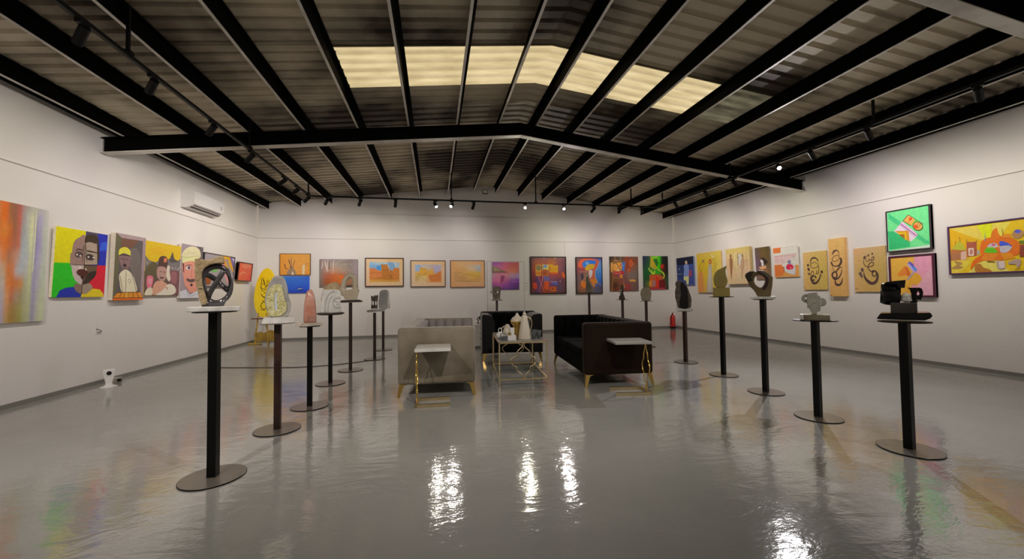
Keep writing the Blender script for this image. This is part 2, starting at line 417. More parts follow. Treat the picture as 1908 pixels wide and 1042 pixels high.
# ------------------------------------------------------------------ pictures
GAIN = 1.5
def homog(src, w, h):
    """map sketch coordinates (corners tl, tr, br, bl) to the canvas 0..w, 0..h"""
    import numpy as np
    dst = [(0, h), (w, h), (w, 0), (0, 0)]; A = []; B = []
    for (x, y), (u, v) in zip(src, dst):
        A += [[x, y, 1, 0, 0, 0, -u*x, -u*y], [0, 0, 0, x, y, 1, -v*x, -v*y]]; B += [u, v]
    s = np.linalg.solve(np.array(A, float), np.array(B, float))
    def f(x, y):
        k = s[6]*x+s[7]*y+1
        return ((s[0]*x+s[1]*y+s[2])/k, (s[3]*x+s[4]*y+s[5])/k)
    return f
def P(s): return [tuple(float(c) for c in q.split(',')) for q in s.split()]
def lerp(a, b, t): return tuple(a[i]+(b[i]-a[i])*t for i in range(4))
def artwork(bm, w, h, quad, items, y0=0., inset=0.):
    """flat print: paint shapes laid on the canvas plane (x, z), facing -y"""
    H = homog(P(quad), w, h); lay = bm.loops.layers.float_color.get('paint') or bm.loops.layers.float_color.new('paint')
    x0, x1, z0, z1 = inset, w-inset, inset, h-inset
    cl = lambda p: (min(max(p[0], x0), x1), min(max(p[1], z0), z1))
    n = [0]
    def face(vs, cols):
        try: f = bm.faces.new(vs)
        except ValueError: return
        for l, c in zip(f.loops, cols): l[lay] = c
    def poly(pts, c):
        n[0] += 1; y = y0-.00025*n[0]
        vs = [bm.verts.new((p[0], y, p[1])) for p in pts]
        for t in tessellate_polygon([[Vector((p[0], p[1], 0)) for p in pts]]):
            a, b, d = (vs[i] for i in t)
            if (b.co-a.co).cross(d.co-a.co).length < 1e-9: continue
            if (b.co-a.co).cross(d.co-a.co).y > 0: b, d = d, b
            face((a, b, d), (c, c, c))
    def grid(rows, rect):
        n[0] += 1; y = y0-.00025*n[0]
        R_ = [[hexc(c, GAIN) for c in r.split()] for r in rows]; nr, nc = len(R_), len(R_[0]); N = 30 if nc > 8 else 22
        gx0, gx1, gz0, gz1 = rect
        def col(u, v):
            a = u*(nc-1); b = (1-v)*(nr-1); i = min(int(a), nc-2); j = min(int(b), nr-2)
            s = a-i; t = b-j; s = s*s*(3-2*s); t = t*t*(3-2*t)
            return lerp(lerp(R_[j][i], R_[j][i+1], s), lerp(R_[j+1][i], R_[j+1][i+1], s), t)
        V = [[bm.verts.new((gx0+(gx1-gx0)*i/N, y, gz0+(gz1-gz0)*j/N)) for i in range(N+1)] for j in range(N+1)]
        for j in range(N):
            for i in range(N):
                face((V[j][i], V[j][i+1], V[j+1][i+1], V[j+1][i]), [col(a/N, b/N) for a, b in ((i, j), (i+1, j), (i+1, j+1), (i, j+1))])
    for it in items:
        k = it[0]
        if k == 'b': poly([(x0, z0), (x1, z0), (x1, z1), (x0, z1)], hexc(it[1], GAIN))
        elif k == 'g': grid(it[1], (x0, x1, z0, z1))
        elif k == 'G':
            q = [cl(H(*p)) for p in P(it[1])]; grid(it[2], (q[0][0], q[1][0], q[1][1], q[0][1]))
        elif k == 'p':
            pts = P(it[2]); pts = [cl(H(*p)) for p in pts]; poly(pts, hexc(it[1], GAIN))
        elif k == 'c':
            pts = smooth_pts([Vector((a, b, 0)) for a, b in P(it[2])], 4, True)
            poly([cl(H(p.x, p.y)) for p in pts], hexc(it[1], GAIN))
        elif k == 'e':
            v = [float(x) for x in it[2].split(',')]; rot = math.radians(v[4]) if len(v) > 4 else 0
            pts = []
            for i in range(18):
                a = i*math.pi/9; ex, ey = v[2]*math.cos(a), v[3]*math.sin(a)
                pts.append(cl(H(v[0]+ex*math.cos(rot)-ey*math.sin(rot), v[1]+ex*math.sin(rot)+ey*math.cos(rot))))
            poly(pts, hexc(it[1], GAIN))
        elif k in 'sS':     # stroke: colour, width(s), points; S = curved
            ws = [float(x) for x in str(it[2]).split(',')]; p = P(it[3])
            q = [Vector((a, b, 0)) for a, b in p]
            if k == 'S' and len(q) > 2: q = smooth_pts(q, 5)
            m_ = len(q); L_ = []; R2 = []
            for i in range(m_):
                t = (q[min(i+1, m_-1)]-q[max(i-1, 0)])
                if t.length < 1e-6: t = Vector((1, 0, 0))
                t.normalize(); nn = Vector((-t.y, t.x, 0))
                a = i/(m_-1)*(len(ws)-1); j = min(int(a), max(len(ws)-2, 0)); wd = ws[j]+(ws[min(j+1, len(ws)-1)]-ws[j])*(a-j)
                L_.append(cl(H(q[i].x+nn.x*wd/2, q[i].y+nn.y*wd/2))); R2.append(cl(H(q[i].x-nn.x*wd/2, q[i].y-nn.y*wd/2)))
            n[0] += 1; y = y0-.00025*n[0]; c = hexc(it[1], GAIN)
            va = [bm.verts.new((p_[0], y, p_[1])) for p_ in L_]; vb = [bm.verts.new((p_[0], y, p_[1])) for p_ in R2]
            for i in range(m_-1): face((va[i], va[i+1], vb[i+1], vb[i]), (c,)*4)

def picture(name, label, wall, a0, a1, z0, z1, quad, items, side='b8b0a0', thick=.035, tilt=0., frame=None, fw=.02, fproud=.012, matw=0., group=None, framelabel=None):
    """wall: L/R/B; a0..a1 run left to right as seen in the room"""
    w = abs(a1-a0); h = z1-z0
    if wall == 'L': loc, r = (XL, a0, z0), math.pi/2      # x runs along +Y
    elif wall == 'R': loc, r = (XR, a0, z0), -math.pi/2
    else: loc, r = (a0, YB, z0), 0
    ang = math.atan2(tilt, h)
    t = thing(name, label, 'painting', loc, group=group or 'pictures hung around the gallery walls')
    t.matrix_world = Matrix.Translation(loc) @ Matrix.Rotation(r, 4, 'Z') @ Matrix.Rotation(ang, 4, 'X')
    e, rotq, s = t.matrix_world.to_euler(), None, None
    t.rotation_euler = e; t.location = loc
    bm = bmesh.new(); lay = bm.loops.layers.float_color.new('paint')
    own = box(0, w, -thick, -.004, 0, h, bev=.003, seg=1); l2 = own.loops.layers.float_color.new('paint'); c = hexc(side, GAIN)
    for f in own.faces:
        for l in f.loops: l[l2] = c
    merge(bm, own)
    artwork(bm, w, h, quad, items, -thick-.0003)
    obj('canvas', bm, M['paint'], t)
    if frame:
        fm = mat('frame_'+label[:12].replace(' ', '_'), frame, .35)
        y0, y1 = -thick-fproud, -.002
        for (a, b, c_, d) in ((0, w, 0, fw), (0, w, h-fw, h), (0, fw, fw, h-fw), (w-fw, w, fw, h-fw)):
            o = obj('frame_bar', box(a, b, y0, y1, c_, d, bev=.002, seg=1), fm, t)
    return t

# ---- left wall
Q1 = '-623,-7 326,194 306,959 -661,1028'
picture('painting', 'large blurred orange figure painting nearest on the left wall', 'L', 4.30, 5.521, .915, 2.20, Q1, [
    ('b', 'c0703c'), ('G', '-650,100 4,975', ['8a5a48 a06848 c07038', '907068 b87848 d87830', '988070 c08860 b89878', 'a07878 a88890 b898a0']), ('G', '0,100 355,975', [
     'd8702c c86428 8c5c40 8a5a48 a05a50 9c8480 9a9690 a0a098 a8a49c a4a0a4 aaa8a8 b0b0a8', 'dc7020 d86c24 94603c 8a5a44 b05c4c 948c8c a8aaa0 bcbe98 9490a0 9c94b0 a8a8a8 b0b2a8',
     'e08030 e08838 b86428 905c40 a86050 909498 a4a8a0 c4c89c 8c84a4 9490ac a8aca4 aeb2a6', 'e08040 dc7428 b86030 a06048 b06850 98a0a8 a0a8a4 bcc298 8880a8 948cb0 a4aaa4 aeb2a6',
     'd09070 d07c40 a06c50 b07c64 b08c80 a0a8b0 a4a8b0 b4b898 8c88ac a09cb4 a4aca8 acb4a8', 'b0a098 b89878 c0703c c07850 a8a4a8 a0a8b0 a8aaa8 b4b890 9490ac a09cac a8b0a4 acb4a4',
     'a8a0a4 b0a498 d08040 c06c30 b8703c b88048 a0a088 b0b48c 908cac a4a0a8 a8b0a0 b0b8a4', 'b098a4 a8a0a8 c89060 b06c50 a08470 948868 9c9c80 a8ac88 908ca8 a4a4a4 acb49c b0b8a0',
     'b898a4 a49cac b88c60 9c7840 94804c 949054 a0a078 a4a884 8c88a4 a8a8a0 b0b898 acb4a0', 'b898a0 a098a8 a88c60 98783c 907c44 8c8848 989870 a0a484 8c8aa0 a4a89c b0b898 a8b09c']),
    ('S', 'dcdcae', '4,9,4', '240,190 232,400 222,620')], side='c8c2b4', thick=.04, tilt=.03)
QA = '82,215 583,305 540,903 33,903'
picture('painting', 'split face portrait on yellow, blue, green and red quarters', 'L', 5.616, 6.367, 1.184, 2.037, QA, [
    ('b', 'e9e000'), ('p', '1c2aa0', '370,268 583,305 560,603 350,590'), ('p', '2c4fc4', '515,380 580,375 572,455 500,462'), ('p', '4a4058', '375,268 488,290 488,330 372,310'),
    ('p', '22b01c', '60,568 350,580 320,903 33,903'), ('p', 'c01830', '345,590 560,603 540,903 320,903'),
    ('c', '8a7068', '365,318 300,330 255,365 236,430 232,475 217,482 215,560 222,600 350,590'), ('p', 'b0a09e', '222,588 350,590 330,785 300,775 262,745 238,690'),
    ('p', '9a8a7c', '360,375 475,375 482,440 476,592 350,590'), ('p', '5c4a38', '350,590 476,600 466,680 420,740 370,780 330,785'),
    ('c', '3a2c22', '362,325 385,303 440,300 480,325 494,370 470,390 430,380 400,372 360,378'), ('p', '33281f', '475,378 495,400 498,520 476,610'),
    ('c', '2e221a', '395,670 465,655 455,705 400,760 350,800 332,785 350,740'), ('p', '7a6258', '258,770 328,785 320,872 275,855 245,822'), ('p', '8c7c70', '330,785 400,768 432,805 415,838 370,870 320,872'),
    ('p', '1a2c9a', '78,903 110,840 170,812 245,805 270,850 318,876 314,903'), ('p', 'e8d020', '314,903 320,876 372,870 430,822 500,832 530,870 536,903'),
    ('e', '4c3c3c', '296,492,38,30'), ('e', 'f4f0e8', '278,494,9,8'), ('e', 'f4f0e8', '310,506,9,8'), ('e', '3a3030', '405,520,44,30,18'), ('e', 'f4f0e8', '388,518,9,8'), ('e', 'f4f0e8', '438,524,9,8'),
    ('S', '2a1e1a', '4,9,4', '265,458 290,440 335,455'), ('S', '1e1612', '5,12,6', '372,458 400,462 475,478'), ('s', '6a5650', '6', '345,400 330,560'), ('s', '4a3a30', '4', '368,420 372,560'),
    ('p', 'd8ccc4', '303,600 322,632 285,636'), ('p', 'c8bcb0', '360,622 380,660 345,652'), ('c', '4a201c', '272,660 300,635 350,640 384,665 350,710 320,700 290,690'), ('c', '2c1412', '310,700 340,705 330,735'),
    ('s', '302418', '4', '222,588 476,600'), ('s', '302418', '4', '365,320 345,600 325,790 318,876')], side='ddd6c0', thick=.035, tilt=.034)
QB = '630,280 935,325 903,925 607,935'
picture('painting', 'picture of a moustached man in cream robe standing in a doorway', 'L', 6.473, 7.054, 1.132, 2.088, QB, [
    ('b', '6b6264'), ('p', '5e5a45', '630,280 690,330 672,600 660,850 607,935'), ('p', '9c888c', '630,280 935,325 905,358 690,332'), ('p', '8f7d85', '905,355 935,325 903,925 872,860'),
    ('p', '565052', '690,332 905,356 876,862 640,862 665,560'), ('p', '6b4a3c', '690,336 860,352 800,430 680,440'), ('c', '67605e', '720,500 840,430 890,600 870,820 820,800 780,640'),
    ('c', '7c6264', '668,500 770,500 772,580 752,632 720,645 692,622 668,560'), ('c', 'e8e04a', '660,502 664,452 700,425 742,427 775,460 774,502 735,488 700,485'),
    ('s', '2a2028', '10', '668,505 690,498 770,508'), ('c', '352834', '702,595 720,585 738,597 725,620 708,612'), ('s', '5c4448', '5', '712,520 716,580'), ('s', '2c2024', '5', '680,540 705,535'), ('s', '2c2024', '5', '725,540 755,545'),
    ('p', '6f5658', '700,625 745,625 740,665 705,670'), ('c', 'e6dfc4', '700,652 745,645 790,685 820,745 838,855 700,860 668,750 665,695'), ('s', '3a3430', '4', '735,660 730,860'), ('s', '3a3430', '3', '755,735 780,738 780,765 755,765 755,735'),
    ('s', '3a3430', '4', '672,700 690,790 700,858'), ('s', '3a3430', '4', '790,690 815,770 836,852'), ('p', 'e0922e', '650,862 872,852 900,905 607,912'), ('p', 'c8601c', '607,914 900,906 903,925 607,935'),
    ('s', '3a2010', '5', '650,862 872,852'), ('s', '3a2010', '5', '607,912 900,905'), ('s', '4a2810', '4', '685,862 670,910'), ('s', '4a2810', '4', '720,860 715,908'), ('s', '4a2810', '4', '760,858 760,908'), ('s', '4a2810', '4', '800,856 808,906'), ('s', '4a2810', '4', '840,854 856,905'), ('p', 'e8a83c', '720,861 758,859 758,907 716,908')],
    side='b6aea0', thick=.065, tilt=.028)
QC = '963,364 1278,405 1262,878 917,894'
picture('painting', 'crowded street scene with toga man under a yellow sky', 'L', 7.094, 7.954, 1.200, 2.06, QC, [
    ('b', 'e6c222'), ('c', 'd8ae1c', '1000,440 1080,420 1150,450 1100,490 1020,480'), ('p', '6c686a', '950,500 985,545 1040,562 1090,540 1190,520 1235,545 1280,520 1270,700 940,700'), ('p', '5c4a44', '935,650 1275,650 1262,882 925,892'), ('s', 'd8d0cc', '5', '1195,600 1215,640 1230,600 1245,640 1262,600'),
    ('s', 'd8d0cc', '4', '960,560 975,600 990,570'), ('p', '4c4648', '1170,540 1200,455 1215,520 1260,550 1180,560'), ('c', '57503a', '945,690 960,610 1010,560 1050,570 1066,620 1045,700 1000,720'), ('c', '6e4a50', '1175,660 1220,630 1270,660 1272,800 1262,882 1180,880'),
    ('c', '8a5a60', '1190,650 1240,655 1235,760 1190,740'), ('c', 'd8708a', '962,700 1015,700 1012,770 985,830 955,800'), ('c', 'e39aa8', '970,720 1005,722 1000,770 975,775'), ('c', '4a3430', '1065,590 1075,525 1105,500 1150,515 1152,590 1130,620 1070,608'), ('p', 'd07858', '1120,520 1148,515 1145,555 1118,560'),
    ('c', 'a5837c', '1064,605 1138,612 1140,700 1112,745 1080,735 1052,690'), ('s', '2c1c1c', '12', '1078,706 1100,712 1116,706'), ('s', '2c1c1c', '5', '1080,650 1098,646'), ('s', '2c1c1c', '5', '1108,650 1130,655'),
    ('c', 'c0917c', '1015,885 1005,830 1035,755 1080,738 1120,750 1165,790 1180,880'), ('c', 'ece5d6', '1040,886 1100,840 1160,770 1215,785 1235,840 1190,880'), ('c', 'e5dcc5', '930,892 955,825 1000,812 1000,888'), ('s', 'a03038', '6', '1130,810 1145,800 1155,815 1140,825'), ('c', 'e8dccc', '1150,590 1175,600 1170,640 1180,720 1160,740 1140,690')],
    side='c8b890', thick=.04, tilt=.033)
QD = '81,-40 392,-11 378,818 24,838'
picture('painting', 'long pink face with moustache and cream cap', 'L', 7.963, 8.622, 1.142, 2.12, QD, [
    ('b', '8f808a'), ('p', '5a5058', '300,-20 392,-11 385,200 340,180'), ('c', 'e6dfb4', '75,150 95,80 150,20 230,-10 320,15 352,85 345,145 270,160 150,170'), ('p', 'dcdca0', '78,155 340,120 280,215 82,252'), ('s', '6a6450', '4', '75,152 160,160 270,130 345,120'),
    ('s', '9a9476', '3', '110,110 330,60'), ('s', '9a9476', '3', '150,60 320,110'), ('c', 'dd9685', '85,255 275,215 300,400 290,640 230,668 160,655 110,590 88,400'), ('p', '5a2c30', '82,250 105,250 104,400 90,380'), ('e', 'f2ece6', '170,318,42,30'), ('e', '5a3a58', '178,315,22,26'), ('s', '4a2038', '10', '122,300 160,275 215,268'),
    ('e', 'f2ece6', '265,315,18,16'), ('S', 'b86a60', '8', '222,280 218,420 235,520'), ('c', '564646', '140,490 200,500 265,490 262,535 200,552 148,530'), ('e', '3a2528', '215,596,20,24'), ('p', 'cc8878', '135,640 300,625 300,720 185,732'), ('p', 'dcdeea', '28,715 130,680 190,770 300,695 378,710 378,818 24,838'), ('S', '3a3a44', '4', '135,700 160,780 215,790 300,745')],
    side='bcb4b0', thick=.05, tilt=.03)
QE = '417,69 958,173 898,668 365,616'
picture('painting', 'striped purple, orange and yellow abstract behind the knotted ring sculpture', 'L', 8.66, 9.85, 1.37, 2.04, QE, [
    ('b', '8f8890'), ('p', '6a5a90', '800,130 958,173 925,520 905,400'), ('p', 'b4aed0', '900,190 945,195 940,260'), ('p', 'f0b428', '740,140 862,162 945,420 930,440'), ('p', 'dc9a3c', '700,150 760,170 930,560 905,600'), ('p', 'd890a0', '640,200 720,180 900,640 840,660'), ('p', '8f8078', '780,200 830,200 920,600 905,640'),
    ('p', '8a4a1c', '380,430 560,470 500,600 366,600'), ('p', '58a850', '470,280 560,240 690,280 620,400 540,400'), ('e', 'e0d830', '590,320,70,48'), ('s', 'd8d4d0', '16', '366,600 640,640')], side='3a3436', thick=.035, tilt=.045, frame=(0.090, 0.081, 0.090), fw=.015)
picture('painting', 'small red abstract in dark deep frame beside the corner', 'L', 9.994, 10.673, 1.516, 1.96, '1022,350 1127,362 1103,497 1000,495', [
    ('b', 'e0664a'), ('c', 'ee8a6a', '1050,370 1100,368 1110,395 1080,410 1048,398'), ('S', 'c84a34', '8', '1035,400 1070,410 1100,395'), ('S', 'b85440', '5', '1040,480 1060,440 1100,415'), ('S', 'f0a080', '9', '1020,450 1050,430 1070,440'), ('p', 'd05038', '1060,495 1085,450 1112,440 1103,497')], thick=.06, tilt=.045, frame=(0.090, 0.025, 0.029), fw=.02)

# ---- back wall
picture('painting', 'orange picture of two pots with brushes above the blue picture', 'B', -3.964, -3.222, 1.689, 2.254, '290,153 563,157 561,347 290,343', [
    ('g', ['dc9636 e0a044 e4a64c', 'e49c3c eca850 e8a648', 'e0963a e8a44c e29c40']), ('c', '8c7660', '357,343 358,310 375,288 400,282 422,300 430,343'), ('p', 'f0e4d4', '390,343 403,308 416,343'), ('s', '3a3028', '4', '392,285 365,205'), ('s', '4c5a60', '5', '396,285 390,190'), ('s', '3a3028', '4', '402,285 422,208'), ('s', '5a4838', '5', '385,288 376,215'),
    ('S', '241c18', '7,4', '333,245 342,285 362,290'), ('p', 'd8c8a4', '484,250 495,268 506,240 512,270 508,340 487,340 490,290'), ('s', '6a5a44', '2', '506,258 548,262'), ('s', '6a5a44', '2', '508,250 545,240')], thick=.03, frame=(0.180, 0.090, 0.040), fw=.012)
picture('painting', 'blue seascape with small white mark below the orange picture', 'B', -3.951, -3.251, 1.219, 1.66, '292,351 552,360 550,503 289,505', [
    ('g', ['3a80dc 3a7ae0 2a60d0', '2468d4 2e6ee0 2a66dc', '1c54c4 2258d0 1c4cc8', '1a3fa8 1a3cb4 1830a4']), ('p', '1a3a9c', '446,455 500,455 500,485 446,490'), ('s', 'e8f0f8', '6,3', '452,468 475,466 494,462')], side='3060c0', thick=.03)
picture('painting', 'smoky grey and orange abstract behind the beige ring sculpture', 'B', -3.002, -2.043, 1.37, 2.11, '57,93 861,93 866,668 66,668', [
    ('g', ['76686a 8a7c7a 84787a 8c7e7c 74686c 86787e', '7e7270 948680 968a82 8c8278 7a7270 8a7e86', '80746e a07c6c a88068 968070 847870 8a7c84', '7a6e6a a0583c b4602c a0603c 80706a 86787e', '70645e 984c20 b05818 b8681c 8c6440 80747c', '665c56 7c5a48 8c4a24 8c4a24 6a5450 7a6e78']),
    ('S', 'b8a8a4', '12,26,8', '115,120 120,220 100,300'), ('S', 'c0b0a8', '10,30,8', '160,110 190,220 225,360'), ('S', 'bcaaa6', '14,20,6', '235,110 225,230 235,350'), ('S', 'c8bcb0', '10,14,4', '355,110 345,240 340,390'), ('S', '5c4c48', '14', '255,130 258,300'), ('S', '50484a', '8', '490,180 560,150 640,170 700,200'), ('S', '9a9488', '8', '520,210 640,190 720,200 750,250'), ('p', 'e06a1c', '430,440 560,430 580,500 520,500'), ('S', 'e88a30', '8', '440,455 500,490'), ('p', '1c1416', '600,640 770,640 770,662 600,662')],
    side='6a6064', thick=.03, frame=(0.180, 0.153, 0.153), fw=.008, fproud=.001)
def mud(sky, items, mt_='e3c296'): return [('b', mt_)]+items
picture('painting', 'watercolour of tall mud towers under blue sky, bold colours, dark red frame', 'B', -1.86, -.847, 1.365, 2.152, '1010,58 1826,68 1822,672 1012,672', [
    ('g', ['e8c6a0 e6c8a4 dcb47c dcb880', 'e8c8a4 e6c8a4 e0bc88 e2c090', 'e8c4a4 e4c49a e2c094 e6c6a0']), ('G', '1105,148 1730,572', ['84acd0 a8b8bc 9ab0c0 98a8b8', '78b0e0 70a8e0 a0b8c8 90a8bc', 'c87c3c c08030 b07028 c07830', 'b06a20 a06020 9a5c1c b06824', 'c89434 c48c30 b87c28 c08430']),
    ('p', '3f90d8', '1250,250 1345,215 1350,340 1260,310'), ('c', '6a92bc', '1490,160 1600,170 1640,260 1590,330 1520,260'), ('p', 'c07038', '1105,270 1150,290 1200,280 1250,310 1300,345 1380,355 1380,470 1105,500'), ('p', 'a8681c', '1350,200 1375,190 1385,215 1430,195 1440,220 1478,195 1490,240 1515,300 1530,500 1375,510 1360,340'),
    ('p', 'b87028', '1605,290 1640,268 1665,290 1690,275 1728,280 1728,480 1590,500 1600,380'), ('s', '4a2c10', '5', '1365,320 1510,325'), ('s', '4a2c10', '4', '1370,430 1525,440'), ('s', '5a3812', '4', '1350,205 1375,188 1388,215 1430,196 1442,220 1478,195'), ('s', '5a3812', '4', '1620,330 1728,330'), ('s', '5a3812', '4', '1620,430 1728,430'), ('s', '4a2c10', '6', '1515,260 1550,340 1600,370'),
    ('s', 'e0b060', '7', '1160,440 1270,470'), ('s', 'd8c080', '6', '1190,410 1220,400'), ('s', '7a4a18', '4', '1105,390 1360,370'), ('s', 'e8c050', '8', '1105,530 1700,560'), ('s', '7a4a18', '4', '1540,350 1560,520')], frame=(0.054, 0.014, 0.011), fw=.026)
picture('painting', 'pale watercolour of ruined houses, middle one of three brown frames', 'B', -.666, .286, 1.347, 2.085, '626,270 1015,272 1015,566 626,566', [
    ('g', ['e0c094 dcb888 dcb484', 'e6c8a8 e0c098 e2c09a', 'e8ccaa e4c49c e2c098']), ('G', '675,316 968,516', ['94a8c4 a8a8b0 a8a0a4 b0a8b4', 'a8b0c4 c0a878 b09a98 b0a4b0', 'd0a850 dcb050 c88c48 c07838', 'b89a5c d8c080 c88050 c07434', 'c0a878 d8b884 c47838 c88040']),
    ('p', '8ca8cc', '680,320 740,325 725,390 680,392'), ('p', 'd8a43c', '722,392 735,345 760,365 800,360 815,400 840,370 870,358 878,430 840,450 725,430'), ('p', 'a09cb8', '885,330 965,330 940,400 890,420'), ('p', 'c0702c', '815,430 900,430 965,385 965,490 940,500 850,505'), ('s', '4a3a28', '3', '690,470 720,420 760,440 805,400'), ('s', '4a3a28', '3', '722,335 760,365 800,370'), ('s', '6a5838', '2', '680,500 740,450 800,505'), ('s', 'f0e4c0', '6', '840,375 858,380'), ('s', '8a5a2c', '3', '820,470 880,440 950,450')], frame=(0.063, 0.011, 0.011), fw=.02)
picture('painting', 'faded ochre watercolour of a village, right one of three brown frames', 'B', .418, 1.389, 1.325, 2.089, '1067,270 1450,272 1448,573 1068,573', [
    ('g', ['dca468 dcb078 e0b080 dca870', 'd8a464 e0b07c dcb484 e0ac74', 'd09a60 dca878 e0ac7c e0ac78']), ('G', '1110,322 1404,515', ['c89a60 c8a470 b8a890 a4aab0', 'c8985c d0a060 c8ac80 98a4b0', 'b88c58 cca058 d8b048 dcb444', 'b89060 b88c50 c89a48 d0a050', 'c0945c b88c58 b88a50 c0945c']),
    ('s', 'e8c880', '5', '1255,452 1258,495'), ('s', 'e8c880', '5', '1275,452 1278,495'), ('s', 'e8c880', '5', '1295,450 1298,492'), ('s', '7a5a34', '3', '1150,400 1240,430 1330,440'), ('s', '7a5a34', '2', '1120,500 1300,510'), ('s', '8a6a3c', '3', '1345,455 1400,450'), ('s', '8a6a3c', '3', '1345,480 1400,478'), ('s', 'f0d890', '4', '1350,468 1398,464')], frame=(0.126, 0.036, 0.022), fw=.016)
picture('painting', 'pink and purple sunset sea picture hanging on the white closet door', 'B', 1.605, 2.395, 1.246, 2.044, '197,215 778,215 778,808 197,808', [
    ('g', ['8a4ca0 a050a0 c05c80 b85868 b05460', 'a060b0 b86898 cc6880 c06058 b45c58', 'a08088 c07090 dc8080 d08060 b86860', 'b8889c c87c98 c88090 b08ca8 a088b8', 'cc6898 d070a0 b05890 8850a0 7838a0', '8c4890 a84c94 90489c 6c3490 582878', '64387c 6c3480 603484 4c2a70 50305c']),
    ('p', '7c6450', '197,280 240,300 330,340 420,395 525,432 530,440 197,445'), ('p', '9c846c', '200,300 300,340 400,410 260,410'), ('s', '5c4050', '8', '197,440 400,435 530,434'), ('s', 'e8d4c0', '12,3', '240,375 265,415'), ('S', 'f090b8', '6', '210,560 300,600 420,580 500,600'), ('S', 'f4a8c8', '5', '320,640 420,650 520,620'), ('p', '904070', '380,500 470,510 430,640 370,670'), ('S', 'b080c8', '4', '600,645 700,640 778,640'), ('S', '8858a8', '5', '300,740 500,780 650,755')], side='5c3070', thick=.03)
t8 = picture('painting', 'big dark red abstract with yellow windows in black frame', 'B', 2.729, 3.83, 1.105, 2.211, '42,58 960,60 955,1015 45,1018', [
    ('g', ['4a3038 7a4a50 7c5a5c 80503c 7a4c50 6a3c40', '6a3834 a05830 a05040 a8602c 7a4048 5a3038', '7a3028 b05020 b06030 b87028 7c4450 503448', '70282c 84303c a03c28 98444c 88403c 703028', '6a2824 602c54 84405c 6c4468 5c3454 5c2c2c', '7c3420 54305c a04020 70305c 544058 582c30', '602424 402c4c 8c3c1c 8c4418 5c3038 46242c']),
    ('p', 'e8b038', '178,290 225,262 318,262 318,555 178,555'), ('e', '7c7450', '250,350,62,72'), ('p', 'c87020', '195,450 310,450 310,530 195,530'), ('p', 'd8cc60', '345,262 515,270 500,400 345,400'), ('e', '6c8cc8', '425,312,42,44'), ('p', '7c9c80', '350,290 385,290 380,400 350,400'), ('c', 'a04420', '352,540 352,450 385,405 430,392 480,430 488,540'), ('s', 'f0b050', '10', '345,440 350,548 490,548 500,430 522,200'), ('s', 'f0a040', '8', '350,440 460,440 458,540'), ('s', 'e89040', '8', '345,190 345,560'),
    ('p', 'f0b010', '532,250 600,262 660,300 745,280 745,470 532,470'), ('p', 'e8641c', '532,470 745,465 740,510 600,520 530,495'), ('s', 'b85c10', '9', '570,350 545,430'), ('s', 'b85c10', '8', '600,370 600,420 640,360 650,440'), ('s', 'b85c10', '8', '670,350 705,350 700,430'), ('S', 'e0a050', '5', '620,250 640,190 670,180'), ('S', 'e0a050', '5', '670,270 700,200 710,170'), ('p', '6a5c98', '370,555 530,580 520,690 385,690'), ('p', '5a3464', '170,560 230,560 300,760 250,960 190,960 180,700'),
    ('S', 'e08a90', '14,8', '235,555 270,650 295,760 265,950'), ('S', 'e08a90', '14,8', '360,555 345,660 320,770 385,940'), ('p', 'd05020', '390,690 510,690 505,900 440,910 385,870'), ('p', 'c03c18', '95,740 180,720 215,790 205,880 160,900 110,850'), ('p', '4c58a0', '600,710 735,710 725,790 560,770'), ('s', 'e8a0a0', '12', '540,705 715,705'), ('p', 'b85c20', '535,830 690,830 690,950 535,950'), ('p', '9c3c14', '570,850 640,850 640,910 570,910'), ('c', 'd86018', '840,470 880,470 915,530 915,600 870,600 850,550'), ('e', 'e8c0a0', '795,697,12,14'), ('e', 'f0c8a0', '672,105,14,16'), ('e', 'e0a0a0', '388,95,16,10')],
    frame=(0.018, 0.011, 0.011), fw=.030, side='201818')
picture('painting', 'orange, blue and yellow swirling figure in black frame behind the grey spire', 'B', 4.128, 4.978, 1.095, 2.2, '70,75 748,75 742,1010 62,1010', [
    ('g', ['5a4448 6a4448 7a4448 58407c 3a2c80', '6a3c3c a05048 a05448 4878b8 5a80b8', '7c3c48 903c44 986050 4880c0 3c84cc', '5c444c 7c5850 9c6c50 3c74b0 2c70c4', '544850 845c4c 8c6444 3c68a8 1c58b0', '5c4850 985c34 806048 54506c 3c4064', '40342c 6c4c3c 5c5444 505468 5c4448']),
    ('c', 'd8603a', '130,280 150,200 230,130 340,110 480,115 600,140 660,165 650,200 560,180 430,150 300,170 240,230 235,300 270,340 200,350 150,330'), ('c', '2c78dc', '240,290 250,210 320,170 430,150 540,160 620,190 600,240 500,250 400,260 340,310 280,340'), ('c', '6ca4d8', '310,220 360,190 420,240 350,280'), ('c', 'f0c01c', '300,370 340,300 420,255 500,255 560,290 540,340 480,380 400,400 350,420'), ('S', 'c08818', '8', '360,320 450,315 530,330'),
    ('p', 'd85c2c', '600,175 658,180 620,300 560,420 520,430 530,340'), ('p', 'b85c3c', '480,380 550,400 545,560 590,680 460,660 430,600 480,500'), ('c', 'd8d4dc', '400,420 450,405 490,430 480,520 450,590 425,610 405,520'), ('s', '6a6c90', '8', '425,470 450,462'), ('s', '5c70a8', '10', '438,510 446,535'), ('p', 'd07c20', '420,640 560,640 620,740 540,750 460,740'), ('p', 'e89430', '465,750 550,755 530,850 500,830'), ('c', 'd87828', '200,700 260,690 310,720 300,850 240,850 190,780'), ('e', '3c3448', '225,570,36,90'), ('s', 'e8b898', '7', '150,450 340,430 310,600 210,690'), ('S', 'ecd8c0', '8', '560,460 560,600 620,720'), ('s', 'd89880', '6', '640,780 670,740 700,810'), ('S', 'f0d0b0', '6', '665,180 640,300 550,450')],
    frame=(0.022, 0.014, 0.014), fw=.026, side='201818')
